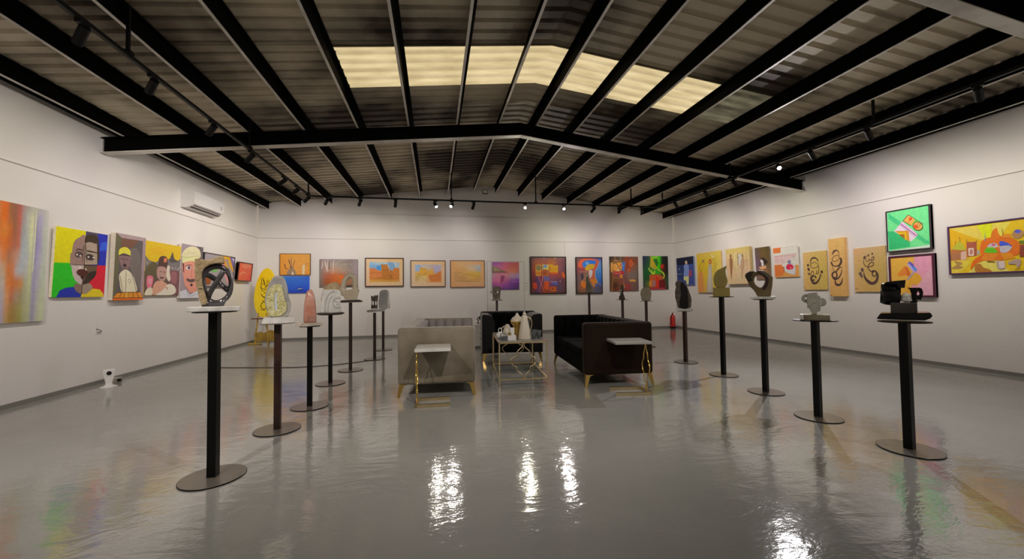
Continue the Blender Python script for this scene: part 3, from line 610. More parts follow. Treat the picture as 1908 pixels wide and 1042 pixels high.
picture('painting', 'brown studio scene with easel and small yellow strip, unframed', 'B', 5.218, 6.167, 1.163, 2.223, '88,58 825,62 808,942 82,938', [
    ('g', ['1c1410 3c2018 403430 7c3820 704434 6c4a3c', '3c2c1c 7c5830 4c4438 8c3c20 803c24 704434', '6c4c24 c88840 6c5c70 883820 805040 6c544c', '4c3420 8c3430 5c4860 70504c 6c5c54 5c504c', '4c3018 6c4420 7c3c38 6c4c4c 685850 604c4c', '5c3418 3c2010 7c4830 7c3c3c 6c4c48 5c4848', '6c3c18 6c3014 804030 7c3434 6c4848 644c54']),
    ('s', '8c6840', '18', '235,65 205,230 165,560 130,930'), ('s', '8c6840', '18', '365,65 385,230'), ('s', 'a0784c', '16', '225,165 365,170'), ('s', '8c6840', '16', '180,600 400,610'), ('s', '7c5834', '18', '400,520 440,760'), ('p', 'd8943c', '175,250 245,245 265,210 395,215 395,420 250,445 180,400'), ('p', 'c8944c', '120,215 165,215 150,470 125,460'), ('p', '3c68b0', '395,205 490,205 455,430 395,425'), ('s', 'c0d0e0', '8', '395,292 450,292'),
    ('S', '2c1014', '14,10', '250,210 300,310 340,380 400,430'), ('S', 'e8d8c0', '10', '240,260 275,330 310,390 290,430'), ('p', 'e8c890', '250,430 290,380 340,420 290,450'), ('p', 'a82430', '180,440 250,440 330,440 380,425 445,445 440,520 340,515 210,505'), ('s', 'e8c0a8', '8', '200,490 290,495 340,480 370,455'), ('e', 'b83c20', '365,285,18,22'), ('p', 'c87838', '330,520 410,520 400,610 340,600'), ('s', 'e8b060', '14', '360,830 440,750'), ('p', '987058', '345,860 450,770 470,870'), ('c', 'b05028', '590,170 640,130 680,200 690,260 640,330 580,300'), ('e', 'e8a060', '697,252,12,14'), ('e', 'e07040', '622,310,10,18'), ('c', 'a84c34', '540,370 620,360 600,440 560,460'), ('p', '70605c', '570,470 690,440 770,430 770,650 570,650'), ('s', 'c08868', '7', '545,380 560,655 700,650'), ('s', '584c4c', '8', '720,430 725,640'),
    ('p', 'd89434', '570,660 720,650 748,700 730,710 640,700 585,700'), ('s', 'f8e090', '9', '580,665 610,672 590,695'), ('s', 'f8e090', '9', '630,670 640,700'), ('s', 'f8e090', '8', '650,672 690,690'), ('c', '8c3834', '470,780 560,760 610,830 580,900 480,910')], side='584840', thick=.028)
picture('painting', 'green and black picture with bright lime beam and red bundle', 'B', 6.333, 7.185, 1.198, 2.243, '940,45 1580,45 1575,905 945,905', [
    ('g', ['101c38 24384c 509030 30a818 101418 0c1014', '142c50 1c4030 40a020 28a018 141818 0c1014', '0c3c2c 105430 308828 209c1c 4c1814 101410', '0c4c24 0c5428 309428 289c20 401c14 102018', '0c4c28 104828 9c4424 a02c18 50301c 104c2c', '2c3c38 5c6c28 b04820 b0341c 601414 0c4c30', '38404c 4c3c38 a84820 b03420 701418 14402c']),
    ('p', '7cc81c', '1150,50 1395,50 1385,200 1370,440 1300,380 1230,240 1150,140'), ('p', '38b414', '1330,50 1395,50 1370,440 1310,390'), ('p', '1c6c24', '1200,130 1300,110 1330,240 1290,330 1230,250'), ('p', 'b8a428', '1130,60 1160,70 1240,230 1290,370 1230,400 1110,320 1130,180'), ('s', '3c3410', '10', '1130,300 1180,330 1220,290'), ('s', '3c3410', '10', '1140,350 1200,370 1240,340'), ('s', 'c8c848', '9', '1120,330 1170,300 1210,340'), ('s', 'e0d868', '7', '1160,380 1200,350 1230,380'), ('c', 'c4d048', '1068,360 1090,350 1120,430 1100,440'), ('c', 'b8d038', '1110,420 1150,500 1180,520 1230,500 1250,430 1225,430 1190,480 1165,430 1140,420'),
    ('p', '9c2418', '1375,260 1470,260 1465,380 1385,370'), ('c', 'd84830', '1400,290 1430,280 1440,320 1410,330'), ('S', 'a8c038', '22,40,22', '1290,390 1370,430 1450,490 1470,570 1430,640'), ('S', '4c6c1c', '5', '1370,430 1360,480'), ('S', '4c6c1c', '5', '1410,450 1400,510'), ('p', 'b85028', '1090,540 1250,520 1360,535 1440,590 1440,640 1330,670 1100,680'), ('p', 'c88028', '1085,700 1160,660 1140,850 1080,810'), ('p', '9c6c70', '1165,680 1250,670 1240,820 1160,830'), ('p', 'd0301c', '1250,530 1320,540 1330,860 1260,860'), ('s', 'f0a0a0', '14', '1295,545 1310,580'), ('p', '6c1418', '1340,670 1450,660 1465,860 1330,870'), ('p', 'a03040', '1080,850 1480,860 1480,905 1130,905')], side='101820', thick=.028)

# ---- right wall
picture('painting', 'dark blue picture of a standing figure in light blue shirt', 'R', 10.987, 10.158, 1.308, 2.159, '50,298 398,240 430,860 78,835', [
    ('b', '2c3c88'), ('p', '0c0f34', '50,298 398,240 400,400 70,440'), ('p', '384890', '300,420 405,410 425,840 330,850'), ('p', '24366c', '75,440 200,440 195,700 80,700'), ('c', 'd8b8a0', '222,360 240,340 262,350 268,400 245,420 225,400'), ('c', '8098dc', '200,440 240,418 290,425 300,480 300,660 200,665 205,540'), ('p', 'ccd090', '195,665 300,660 300,830 260,830 240,740 200,740'), ('p', '943c5c', '305,545 350,530 370,640 350,670 300,670'), ('s', '943c5c', '10', '310,670 310,720'), ('s', 'c8dcf0', '7', '78,608 165,608'), ('e', 'e8ecf0', '113,512,7,14'), ('s', '8090a8', '8', '398,240 430,860 340,850')], side='7080a0', thick=.03, tilt=.024)
picture('painting', 'yellow picture of slender figures, one in a long grey dress', 'R', 10.003, 9.052, 1.10, 2.205, '450,208 960,122 993,985 508,990', [
    ('g', ['c8a83c ccb450 c8b454', 'd0b028 dcc030 d8c058', 'd4b034 e0c034 dccc68', 'cc9c44 d8b838 d4bc5c', 'c88c48 d4ac40 ccb460']), ('c', 'c88848', '515,600 560,580 595,620 612,800 615,980 520,980 500,750'), ('S', '7c5c1c', '8', '520,560 535,450 570,380 620,340'), ('S', '8c6c28', '6', '545,580 600,470 630,380'), ('e', '8c7c4c', '595,360,28,36,20'), ('s', '4c3c18', '7', '540,575 570,575'),
    ('c', 'a8a49c', '705,480 735,425 775,440 785,560 800,760 800,985 690,985 690,800 705,620'), ('c', 'b8b0a4', '720,560 760,540 770,900 710,900'), ('c', 'a85c24', '712,400 715,340 740,315 770,330 775,400 750,420'), ('e', 'ecc0a0', '735,372,14,26'), ('S', '7c6c30', '6', '800,300 840,400 835,540 850,640'), ('S', '7c6c30', '5', '880,360 870,480 890,560'), ('S', '8c7c40', '5', '800,310 850,300 880,320'), ('c', 'e8e0c8', '760,215 790,230 830,280 800,280'), ('s', '9c8c50', '5', '790,380 820,420')], side='c8a860', thick=.045, tilt=.02)
picture('painting', 'beige deep canvas with faint elongated brown figures', 'R', 8.80, 8.033, 1.31, 2.20, '75,190 605,97 667,905 150,925', [
    ('g', ['bca860 bcac64 b8a860', 'ccb080 c8ac74 ccb484', 'd0ac88 d4b890 dcbc9c', 'd0b48c d8bc98 e0c0a4', 'c8b488 d0b890 dcbc94']), ('c', '8c6444', '172,400 200,370 240,400 245,560 232,800 222,810 200,660 185,560'), ('e', '7c5c3c', '198,330,22,42'), ('c', 'd8c890', '250,290 330,270 345,400 340,640 300,660 270,420'), ('S', '8c7448', '6', '245,270 250,400 270,600'), ('S', '9c8458', '5', '315,270 320,420 310,680'), ('c', 'bcb8b0', '365,285 435,290 445,400 420,520 380,500 368,380'), ('S', '5c4c38', '9', '350,275 362,380 365,520'), ('s', '4c4434', '10', '340,360 375,350'), ('c', 'b09070', '445,370 490,360 500,480 480,680 455,800 440,620 420,560'), ('c', '7c7050', '440,290 470,285 480,340 450,345'),
    ('S', '8c7c58', '5', '470,370 510,400 490,600'), ('S', '7c6c48', '5', '545,265 560,350 540,440 570,520'), ('S', '7c6c48', '5', '600,390 570,440 555,400'), ('s', '9c8860', '4', '350,272 560,262'), ('c', 'e0c8a4', '385,600 430,580 430,880 380,880'), ('S', 'a08858', '4', '380,560 390,600 410,560')], side='b09868', thick=.075, tilt=.04)
picture('painting', 'narrow dark picture of a white bird figure behind the bronze ring', 'R', 7.924, 7.527, 1.40, 2.137, '703,140 993,104 1045,715 745,730', [
    ('g', ['584c44 5c4c28 4c4024', '5c4c58 64502c 584828', '6c5470 54443c 5c4c30', '6c5464 7c6040 705840', '70585c 805c40 785c44']), ('c', 'd8d4d8', '820,375 850,345 885,370 892,460 850,470 845,420'), ('c', '302420', '830,340 870,315 920,340 980,400 900,440 880,370'), ('c', 'd8a878', '800,490 850,480 940,465 940,510 850,535 810,520'), ('p', '8c6444', '790,560 960,520 1000,640 820,650'), ('s', 'f0e8e0', '14,6', '790,590 770,630 880,605')], side='706050', thick=.03, tilt=.03)
picture('painting', 'white and orange collage of ruled lines with a red fruit shape', 'R', 7.411, 6.818, 1.427, 2.075, '1095,142 1600,90 1668,755 1145,778', [
    ('b', 'd4d2ce'), ('p', 'e88040', '1095,142 1255,125 1262,240 1103,255'), ('p', 'e89048', '1125,500 1330,490 1345,690 1400,770 1145,778'), ('p', 'd89c58', '1330,500 1650,490 1668,755 1150,778 1340,690'), ('p', 'e88040', '1128,510 1325,500 1340,690 1290,740 1145,760'), ('p', 'd2d0cc', '1290,490 1640,470 1640,500 1300,535'), ('p', 'e0c8cc', '1125,320 1590,300 1440,400 1320,480 1135,480'),
    ('s', 'c05868', '7', '1120,315 1590,262'), ('s', 'c05868', '6', '1125,332 1590,290'), ('s', 'd898a0', '4', '1130,410 1400,400'), ('s', 'd898a0', '4', '1130,440 1380,430'), ('s', 'c07080', '8', '1150,378 1200,374'), ('s', 'c07080', '7', '1270,372 1300,368'), ('s', 'a07880', '6', '1500,340 1575,330'), ('s', 'a07880', '6', '1520,395 1590,385'), ('c', 'bcbcc4', '1345,540 1420,510 1560,510 1575,700 1450,690 1345,620'), ('s', '303038', '8', '1335,545 1345,640'), ('c', 'd81c50', '1385,545 1410,490 1470,485 1530,520 1530,580 1460,605 1395,590'), ('s', 'f080a0', '8', '1440,520 1470,560'),
    ('e', 'f0a080', '1480,570,18,14'), ('c', '7c789c', '1410,440 1440,400 1480,410 1475,470 1440,490'), ('s', '504c70', '8', '1405,440 1430,430'), ('e', '5c5870', '1505,478,10,9'), ('s', 'b0acb0', '3', '1260,135 1600,92')], side='c8c4c0', thick=.03, tilt=.035)
INK = '4a3634'
picture('painting', 'tan calligraphy canvas behind the white head sculpture', 'R', 6.727, 6.24, 1.15, 1.906, '35,272 423,228 442,865 65,875', [
    ('g', ['c8a46c bca05c b89c58', 'c8a468 bca058 b49c50', 'c8a064 bca058 b8a054']), ('S', INK, '7,30,12', '165,450 170,390 215,355 265,370 292,415'), ('S', INK, '10,10,10,8', '235,425 180,450 170,500 215,525 280,500 290,460 235,428'), ('S', INK, '10', '290,490 305,520 300,560 295,615 255,610'), ('S', INK, '10', '265,560 275,600 248,610'), ('S', INK, '12,8', '160,640 195,575 215,600 205,650 165,635'),
    ('p', INK, '105,465 135,455 145,495 115,502'), ('p', INK, '112,525 150,520 158,565 140,578 118,550'), ('p', INK, '120,610 155,598 145,650'), ('p', INK, '330,568 365,560 372,608 335,605'), ('S', INK, '30,34,26', '215,650 180,680 190,725 235,715'), ('S', INK, '24,16', '255,690 245,655 210,650'), ('S', INK, '12,40,30,12', '175,710 205,760 255,765 300,720 335,640'), ('p', INK, '318,632 338,616 345,645 325,655'), ('s', INK, '5', '65,845 95,850')], side='b89c58', thick=.03)
picture('painting', 'tall narrow deep tan canvas with looping calligraphy', 'R', 6.159, 5.863, 1.023, 2.105, '470,50 730,23 776,980 515,975', [
    ('g', ['c8a060 c8a464', 'd0a468 d4a868', 'd0a05c d4a864']), ('S', INK, '5,34,14,5', '545,310 560,260 605,232 645,260 655,310'), ('S', INK, '8,10,10,10,8', '655,320 600,315 550,350 550,400 605,410 655,370 652,318'), ('S', INK, '26,38,20', '675,355 690,410 665,470 620,490'), ('S', INK, '20,14', '620,490 560,480 525,430'), ('p', INK, '512,425 535,412 560,470 540,480'), ('S', INK, '7', '548,480 555,530 580,570'), ('s', INK, '11', '665,495 605,575'), ('s', INK, '11', '705,515 680,500 615,580'), ('s', INK, '8', '660,490 710,522'),
    ('S', INK, '24,26,24,20,24', '580,580 548,610 555,660 600,680 625,640 608,590 578,580'), ('S', INK, '14,26,18,6', '548,640 580,700 650,680 695,600 700,540'), ('S', INK, '8,40,26,6', '590,700 610,780 670,790 705,740 712,680'), ('s', INK, '5', '520,955 555,960')], side='c0985c', thick=.07)
picture('painting', 'wide tan calligraphy canvas left of the green picture', 'R', 5.737, 5.23, 1.108, 1.878, '862,200 1375,155 1403,895 890,900', [
    ('g', ['c0986c b4986c b09460', 'bc9c64 b09454 a89050', 'c49c64 b89858 b09458']), ('S', INK, '10,14', '1060,370 1075,335 1045,325 1030,360'), ('p', INK, '1025,330 1050,315 1058,370 1035,375'), ('S', INK, '6,14,12,10', '1030,370 1040,460 1100,500 1170,480'), ('p', INK, '1090,300 1120,292 1120,325 1098,332'), ('p', INK, '1152,278 1182,268 1185,298 1160,302'), ('S', INK, '10', '1070,380 1080,410 1110,400 1120,360'), ('S', INK, '10', '1120,360 1130,390 1160,380 1165,340'), ('S', INK, '12', '1165,340 1195,335 1190,380 1150,400'),
    ('S', INK, '12,14,16', '1130,490 1180,480 1190,435 1150,425 1110,470 1105,520 1150,575'), ('S', INK, '24,20,18,20,24', '1150,575 1210,560 1240,600 1210,650 1175,630 1175,590 1200,570'), ('S', INK, '20,34,44,50,30,6', '1215,565 1255,620 1240,720 1170,765 1090,720 1045,650 1035,580'), ('p', '5c4c50', '980,530 1015,508 1040,550 1015,585 990,560'), ('p', '5c4c50', '945,600 990,572 1022,660 1005,682 970,640'), ('s', INK, '4', '890,855 955,855')], side='b09460', thick=.03)
picture('painting', 'green square picture with tilted patterned panel in dark frame', 'R', 5.186, 4.588, 1.756, 2.435, '47,115 520,28 550,512 80,525', [
    ('b', 'd0e8d8'), ('p', '64cc84', '62,125 510,45 540,468 95,510'), ('p', '2ca868', '75,315 290,318 310,480 98,500'), ('p', '3cb074', '75,130 520,440 522,462 470,455 80,190'), ('p', '84e094', '95,140 280,120 290,300 85,300') if False else ('s', '4cbc78', '4', '300,320 310,480'), ('p', 'd8c8d8', '220,215 385,350 380,375 320,425 140,318'), ('s', '985c9c', '14', '205,240 375,370'), ('s', 'c880b8', '5', '215,225 385,355'), ('s', '985c9c', '4', '195,250 365,385'),
    ('p', 'b88428', '150,315 290,312 305,430'), ('p', 'f0c81c', '175,330 265,330 272,412 255,402 250,345 190,348'), ('p', '8c5c18', '190,350 248,350 252,398'), ('p', 'f0b860', '280,145 360,195 320,262 228,210'), ('s', '4c3c10', '5', '280,145 450,250'), ('s', '4c3c10', '6', '228,210 285,145'), ('s', '4c3c10', '6', '228,210 320,262'), ('e', 'e04c1c', '308,190,18,16'), ('s', 'c84c1c', '6', '305,200 285,225'), ('p', '5ca838', '330,240 360,205 395,215 350,270'), ('e', '4c3c10', '390,270,58,46,20'), ('e', 'f0b860', '390,268,50,39,20'), ('c', 'd8501c', '345,275 360,248 380,262 395,280 375,295'), ('s', '5c3c10', '4', '400,235 375,275'), ('s', '5c3c10', '4', '420,245 390,290')], frame=(0.040, 0.032, 0.043), fw=.018, side='403c44', thick=.05)
picture('painting', 'pink and yellow picture with folded shapes in maroon frame', 'R', 5.176, 4.567, 1.02, 1.688, '75,580 555,542 592,994 108,1015', [
    ('b', 'e0b048'), ('p', 'dc98a4', '350,560 540,555 560,980 330,985'), ('p', 'e09cb8', '355,560 520,570 535,700 430,800 370,740'), ('p', 'dca4b8', '520,710 540,700 560,980 330,985 440,800'), ('p', 'c87830', '255,680 310,770 210,790 175,775'), ('p', 'b85c24', '258,682 290,695 325,770 290,790'), ('p', '5c50b0', '305,628 350,660 355,690 330,700 280,660'), ('p', 'b0a0d8', '280,660 300,650 370,730 350,745'), ('p', '5888d8', '330,690 360,680 390,715 370,740'), ('p', '9c8c90', '340,740 362,748 300,830 280,820'), ('p', 'e0a834', '370,745 415,765 442,815 400,875 290,870 300,830'), ('p', 'd89c30', '275,880 320,880 312,985 270,985'), ('s', 'c09898', '5', '370,740 430,750')], frame=(0.081, 0.014, 0.040), fw=.03, side='301018', thick=.045)
picture('painting', 'big yellow picture of an orange fish shape over village houses', 'R', 4.402, 2.90, 1.348, 2.053, '165,300 2446,9 2498,838 199,919', [
    ('b', 'e0c01c'), ('p', 'e0cc58', '190,320 560,285 660,480 380,400'), ('p', 'd0d818', '550,280 740,255 740,430 640,450'), ('p', 'e8dc5c', '740,255 985,235 860,420 760,430'), ('p', 'e8b818', '190,320 620,490 560,620 215,600'), ('p', 'dcc848', '215,740 480,690 440,800 330,890 220,895'), ('p', 'e8dc68', '560,760 800,700 1000,890 440,890'), ('p', 'c8a81c', '215,610 500,680 440,730 215,735'),
    ('p', 'a86838', '215,600 330,480 415,590 340,640 215,660'), ('p', 'a8a834', '230,590 260,540 330,470 415,600 350,600'), ('p', '9c6848', '215,650 415,600 420,720 215,735'), ('p', 'c0a090', '345,625 415,610 415,720 345,730'), ('s', '7c5c20', '7', '325,430 335,500'), ('s', '7c5c20', '5', '270,480 270,540'), ('p', '98503c', '415,495 548,490 550,670 425,690'), ('p', 'd0c0b0', '440,575 512,570 515,670 445,672'), ('p', 'a8706c', '460,590 500,590 500,650 460,655'), ('s', '7c5c20', '6', '418,460 418,500'), ('s', '7c5c20', '6', '547,465 550,500'), ('p', '989898', '555,600 585,600 590,650 555,665'),
    ('c', '9c7c48', '260,740 330,750 370,770 330,800 380,820 300,840 220,830 290,790'), ('c', 'dc701c', '595,560 620,480 700,440 800,425 900,420 1000,440 1090,490 1125,560 1110,630 1020,680 920,720 800,730 680,725 600,640'), ('c', 'dc7820', '735,480 745,370 808,310 825,370 850,420 800,470'), ('c', 'd86818', '640,650 520,720 480,800 482,850 540,780 640,735 760,730 800,640'), ('p', 'e88c28', '620,690 660,645 850,640 770,730 610,735'), ('p', 'c86020', '970,640 1110,610 1100,650 1020,680'), ('p', 'e89824', '850,640 1000,640 1060,700 920,725'),
    ('c', 'b0a0b0', '690,555 730,515 800,510 830,550 780,570'), ('e', 'b05868', '770,530,24,14'), ('c', '5cac1c', '660,630 670,580 730,555 790,580 820,630'), ('s', '3c7c14', '4', '670,600 800,600'), ('c', '3c50c0', '850,490 900,485 980,520 1000,550 900,560 855,545'), ('c', 'a8a4b0', '860,560 1000,550 1000,580 950,625 870,630'), ('s', 'f0e8c0', '7', '690,560 850,555 980,540'), ('c', '9c7850', '1010,400 1040,345 1100,330 1160,360 1155,410 1100,450 1040,440'), ('e', '4c54b8', '1085,358,40,24'), ('p', 'c87c28', '880,400 990,385 1000,440 890,440'), ('s', '6c4c20', '6', '880,325 895,400'), ('s', '7c8ca0', '12,4', '662,480 658,380'),
    ('p', 'a09090', '805,740 900,735 925,830 870,850 830,835'), ('p', 'c0b0b0', '845,745 920,740 925,825 850,830'), ('p', '9c8880', '960,750 1060,715 1130,715 1130,780 1090,830 1060,780 970,780'), ('s', '5c3c14', '10', '690,745 790,750'), ('c', 'a06828', '540,790 600,775 640,820 730,850 740,885 560,885 530,830'), ('s', '4c3414', '6', '1055,850 1130,830'), ('p', '5c7820', '1100,480 1167,470 1167,510 1110,510'), ('p', '7c3c30', '1115,530 1180,525 1180,680 1115,685'), ('c', 'c87828', '1300,400 1500,380 1600,520 1500,640 1300,620'), ('p', '9c6848', '1700,500 1900,480 1920,760 1720,770'), ('p', 'a8a834', '1650,500 1800,380 1960,480')], frame=(0.090, 0.032, 0.108), fw=.022, side='301828', thick=.04)

# yellow oval calligraphy board on a gold painted easel in the far left corner
eb = thing('easel_board', 'yellow oval calligraphy board standing on a gold easel in the far corner', 'board', (-4.08, 10.45, 0), -.19)
bm = bmesh.new(); lay = bm.loops.layers.float_color.new('paint')
oval = [(.265*math.cos(a)*(1-.12*math.sin(a)), .60*math.sin(a)) for a in [i*math.pi/24 for i in range(48)]]
own = prism(oval, -.012, .012); l2 = own.loops.layers.float_color.new('paint')
for f in own.faces:
    for l in f.loops: l[l2] = hexc('c8b010', GAIN)
merge(bm, own)
for v in bm.verts: v.co.x += .28; v.co.z += .62
artwork(bm, .56, 1.24, '105,115 350,115 350,665 105,665', [('S', '3a2c10', '6', '175,235 185,290 215,300 200,250'), ('S', '3a2c10', '6', '185,225 230,330 240,250'), ('S', '3a2c10', '6', '170,330 210,350 260,300 280,330'), ('S', '3a2c10', '6', '255,255 265,320 285,260 300,320'), ('S', '3a2c10', '6', '175,290 190,370 240,350'), ('S', '3a2c10', '6', '180,400 220,440 250,400 210,390'), ('S', '3a2c10', '7', '200,500 190,540 230,570 250,520 215,490 200,510'), ('S', '3a2c10', '6', '190,420 240,470 200,480'), ('S', '3a2c10', '5', '190,575 240,580'), ('S', '3a2c10', '6', '230,440 280,420 300,470')], -.0125)
pb = obj('board', bm, M['paint'], eb, loc=(-.25, 0, .62), rot=(-.10, 0, .0))
gw = mat('gold_painted_wood', (.50, .33, .05), .5, c2=(.36, .22, .03), scale=6)
for s in (-1, 1): obj('leg', tube([(s*.10, .0, .75), (s*.16, -.04, 0)], .018, 8), gw, eb)
obj('leg', tube([(0, .07, .8), (-.05, .34, 0.01)], .018, 8), mat('dark_easel_leg', (.03, .01, .008), .5), eb)
obj('ledge', box(-.24, .24, -.06, .02, .60, .625, bev=.004), mat('easel_ledge_wood', (.12, .04, .02), .5), eb)
bm = bmesh.new(); pr = []
for i in range(25):
    x = -.14+i*.023; pr.append((x, .02*math.sin(i*1.7)))
top = [(-.16, .30), (-.05, .26), (.05, .29), (.2, .33), (.40, .30)]
bmd = prism([(-.16, .06), (.42, .08), (.42, .28), (.2, .34), (.05, .27), (-.05, .30), (-.17, .26)], -.04, .0)
obj('drape', bmd, mat('ochre_cloth', (.42, .27, .04), .8, c2=(.25, .15, .03), scale=18, stretch=(1, 1, .3)), eb)
bmf = box(-.30, .02, -.09, -.03, 0, .035, bev=.01)
obj('foot', bmf, gw, eb)

# ------------------------------------------------------------------ sculpture stands
VIEW = -YAW      # sculptures face the entrance
def plinth(bm, w, d, t, yaw=0., bev=.004):
    return box(-w/2, w/2, -d/2, d/2, 0, t, bev=bev, mtx=Matrix.Rotation(yaw, 4, 'Z'))
def stand(x, y, top, label, post='postblack', disk=.14, yaw=.3, pw=.05, base=.183, oval=None):
    t = thing('sculpture_stand', label, 'stand', (x, y, 0), group='tall single post sculpture stands')
    obj('base_disc', lathe([(base, 0), (base, .008)], 40), M['postblack'], t)
    o_ = obj('disc_top', lathe([(base-.002, .008), (base-.004, .0095)], 40), M['plate'], t); o_['label'] = 'bronze grey top of the foot'
    obj('post', box(-pw/2, pw/2, -pw/2, pw/2, .009, top-.008, mtx=Matrix.Rotation(yaw, 4, 'Z')), M[post], t)
    if disk: obj('top_plate', lathe([(disk, top-.008), (disk, top)], 32), M['plate'] if post != 'postblack' else M['postblack'], t)
    return t
def sculpture(label, loc, group=None):
    a = math.atan2(loc[0], loc[1]); t = thing('sculpture', label, 'sculpture', loc, -a, group=group)
    t.scale = (math.cos(a-YAW), 1, 1)
    return t
class Sk:
    """sketch units -> metres in the sculpture's own plane, origin at the middle of its foot"""
    def __init__(s, cx, cy, k): s.cx, s.cy, s.k = cx, cy, k
    def __call__(s, txt): return [((a-s.cx)*s.k, (s.cy-b)*s.k) for a, b in P(txt)]
    def r(s, v): return v*s.k
def v3(pts, y=0.): return [Vector((a, y if not isinstance(y, (list, tuple)) else y[i], b)) for i, (a, b) in enumerate(pts)]
def curve2(pts, n=4): return [(p.x, p.z) for p in smooth_pts([Vector((a, 0, b)) for a, b in pts], n, True)]

# 1 knotted dark ring in a tan stone frame
stand(-1.423, 2.916, 1.078, 'nearest left stand, black post with large round foot', yaw=.0, disk=.12, pw=.052)
s1 = sculpture('knotted dark polished ring held in a rough tan stone frame', (-1.423, 2.916, 1.078), group='carved sculptures on the stands')
S = Sk(600, 900, .00354/8.68)
o = obj('plinth', box(-.172, .172, -.09, .09, 0, .032, bev=.005), M['plinth'], s1, rot=(0, 0, -.08)); o['label'] = 'white stone slab'
tan = mat('rough_tan_stone', (.50, .38, .22), .85, c2=(.36, .26, .14), scale=14, bump=.5, bscale=45)
st = obj('stone_frame', prism(S('272,150 330,142 440,165 520,150 620,112 700,82 740,115 750,208 690,215 600,218 500,245 430,290 392,360 392,440 405,560 445,700 480,800 468,868 385,874 345,760 320,640 290,500 275,330'), -.055, .05), tan, s1, loc=(0, 0, .032))
stone(st, .006, 4)
st2 = obj('crack_line', box(*(S('340,0')[0][0], S('400,0')[0][0]), -.058, -.05, S('0,618')[0][1], S('0,612')[0][1]), M['black'], s1, loc=(0, 0, .032))
grey = mat('dark_polished_stone', (.055, .05, .055), .22, c2=(.09, .085, .09), scale=10, spec=.7)
bm = tube(smooth_pts(v3(S('690,262 790,330 845,440 860,560 838,690 770,780 640,845 520,815 455,720 425,590 400,470 425,350 520,285 600,262')), 4, True), S.r(44), 12, closed=True)
tube(smooth_pts(v3(S('735,330 660,450 585,570 520,680 490,760'), [-.045, -.05, -.045, -.03, 0]), 4), S.r(46), 12, bm)
tube(smooth_pts(v3(S('415,375 520,415 620,480 720,570 800,640'), [.0, .03, .035, .03, 0]), 4), S.r(46), 12, bm)
prism(S('395,800 470,820 560,850 700,840 800,760 745,896 380,896'), -.045, .045, bm=bm)
stone(obj('knotted_ring', bm, grey, s1, loc=(0, 0, .032)), .005, 5)

# 2 yellow faced stone with slit
stand(-1.363, 3.809, .935, 'second left stand, rusty brown post', 'postbrown', disk=.13, yaw=.1)
s2 = sculpture('pear shaped grey stone with sparkling yellow face and pale slit', (-1.363, 3.809, .935), group='carved sculptures on the stands')
S = Sk(398, 662, .00475/6.127)
o = obj('plinth', prism([(-.14, 0), (.14, 0), (.135, .05), (-.125, .05)], -.09, .09), M['plinth'], s2); o['label'] = 'white stone slab with sloping end'
bm = prism(curve2(S('330,662 290,635 262,560 248,480 262,380 300,270 345,205 390,196 440,200 472,235 502,320 515,420 542,500 540,575 515,645 480,662'), 3), -.05, .06)
stone(obj('stone_body', bm, mat('grey_veined_stone', (.26, .25, .25), .35, c2=(.42, .41, .38), scale=9, bump=.2), s2, loc=(0, 0, .05)), .007, 9)
gl = mat('rough_yellow_crystal', (.52, .47, .16), .35, c2=(.72, .68, .40), scale=30, bump=1.0, bscale=60, coat=.4)
bm = prism(curve2(S('300,645 270,560 262,470 285,370 320,320 380,290 440,310 458,400 480,480 500,540 480,610 420,648'), 3), -.062, -.03, holes=[S('362,590 352,470 366,375 386,372 382,470 392,590')])
stone(obj('yellow_face', bm, gl, s2, loc=(0, 0, .05)), .005, 2)
o = obj('slit_inlay', prism(S('360,592 350,470 364,375 388,372 384,470 394,592'), -.056, -.04), mat('pale_blue_inlay', (.55, .60, .64), .3), s2, loc=(0, 0, .05))

# 3 pink cone
stand(-1.304, 4.505, .848, 'third left stand, black post under the pink stone', yaw=.2, disk=.10)
s3 = sculpture('tall tapering polished pink stone', (-1.304, 4.505, .848), group='carved sculptures on the stands')
o = obj('plinth', plinth(None, .24, .15, .032, .5), mat('cream_marble_slab', (.72, .66, .55), .4, c2=(.6, .52, .42), scale=10), s3); o['label'] = 'cream marble slab set at an angle'
pk = mat('polished_pink_stone', (.46, .19, .13), .22, c2=(.60, .33, .25), scale=9, detail=6, bump=.08)
S = Sk(827, 760, .0057/6.945)
bm = lathe([(S.r(80), 0), (S.r(86), .04), (S.r(84), .10), (S.r(80), .16), (S.r(72), .22), (S.r(60), .28), (S.r(45), .325), (S.r(26), .346), (S.r(8), .352)], 24, sx=1, sy=.75)
obj('cone', bm, pk, s3, loc=(0, 0, .032), smooth=True)

# 4 white carved relief
stand(-1.367, 5.592, .908, 'fourth left stand, dark wood top under the white relief', 'postblack', disk=0, yaw=.2)
s4 = sculpture('white block carved with flowing folds and a crescent, tan stone back', (-1.367, 5.592, .908), group='carved sculptures on the stands')
S = Sk(1095, 640, .00714/6.945)
o = obj('wooden_top', lathe([(.16, 0), (.188, .012), (.188, .025), (.165, .03)], 28), M['darkwood'], s4); o['label'] = 'dark wood oval top'
bm = prism(curve2(S('975,640 972,540 985,430 1000,350 1060,345 1210,350 1222,440 1225,560 1222,640'), 2), -.06, .05, holes=[])
stone(obj('white_block', bm, M['plinth'], s4, loc=(0, 0, .03)), .008, 6)
bm = tube(smooth_pts(v3(S('1212,450 1150,455 1125,500 1135,550 1180,572 1218,565'), -.062), 4), S.r(14), 8)
tube(smooth_pts(v3(S('1020,640 1025,520 1050,430 1110,370 1135,375'), -.062), 4), S.r(13), 8, bm)
tube(smooth_pts(v3(S('1060,640 1062,560 1080,480 1115,420'), -.062), 4), S.r(11), 8, bm)
tube(smooth_pts(v3(S('1150,490 1190,510 1180,545'), -.062), 4), S.r(14), 8, bm)
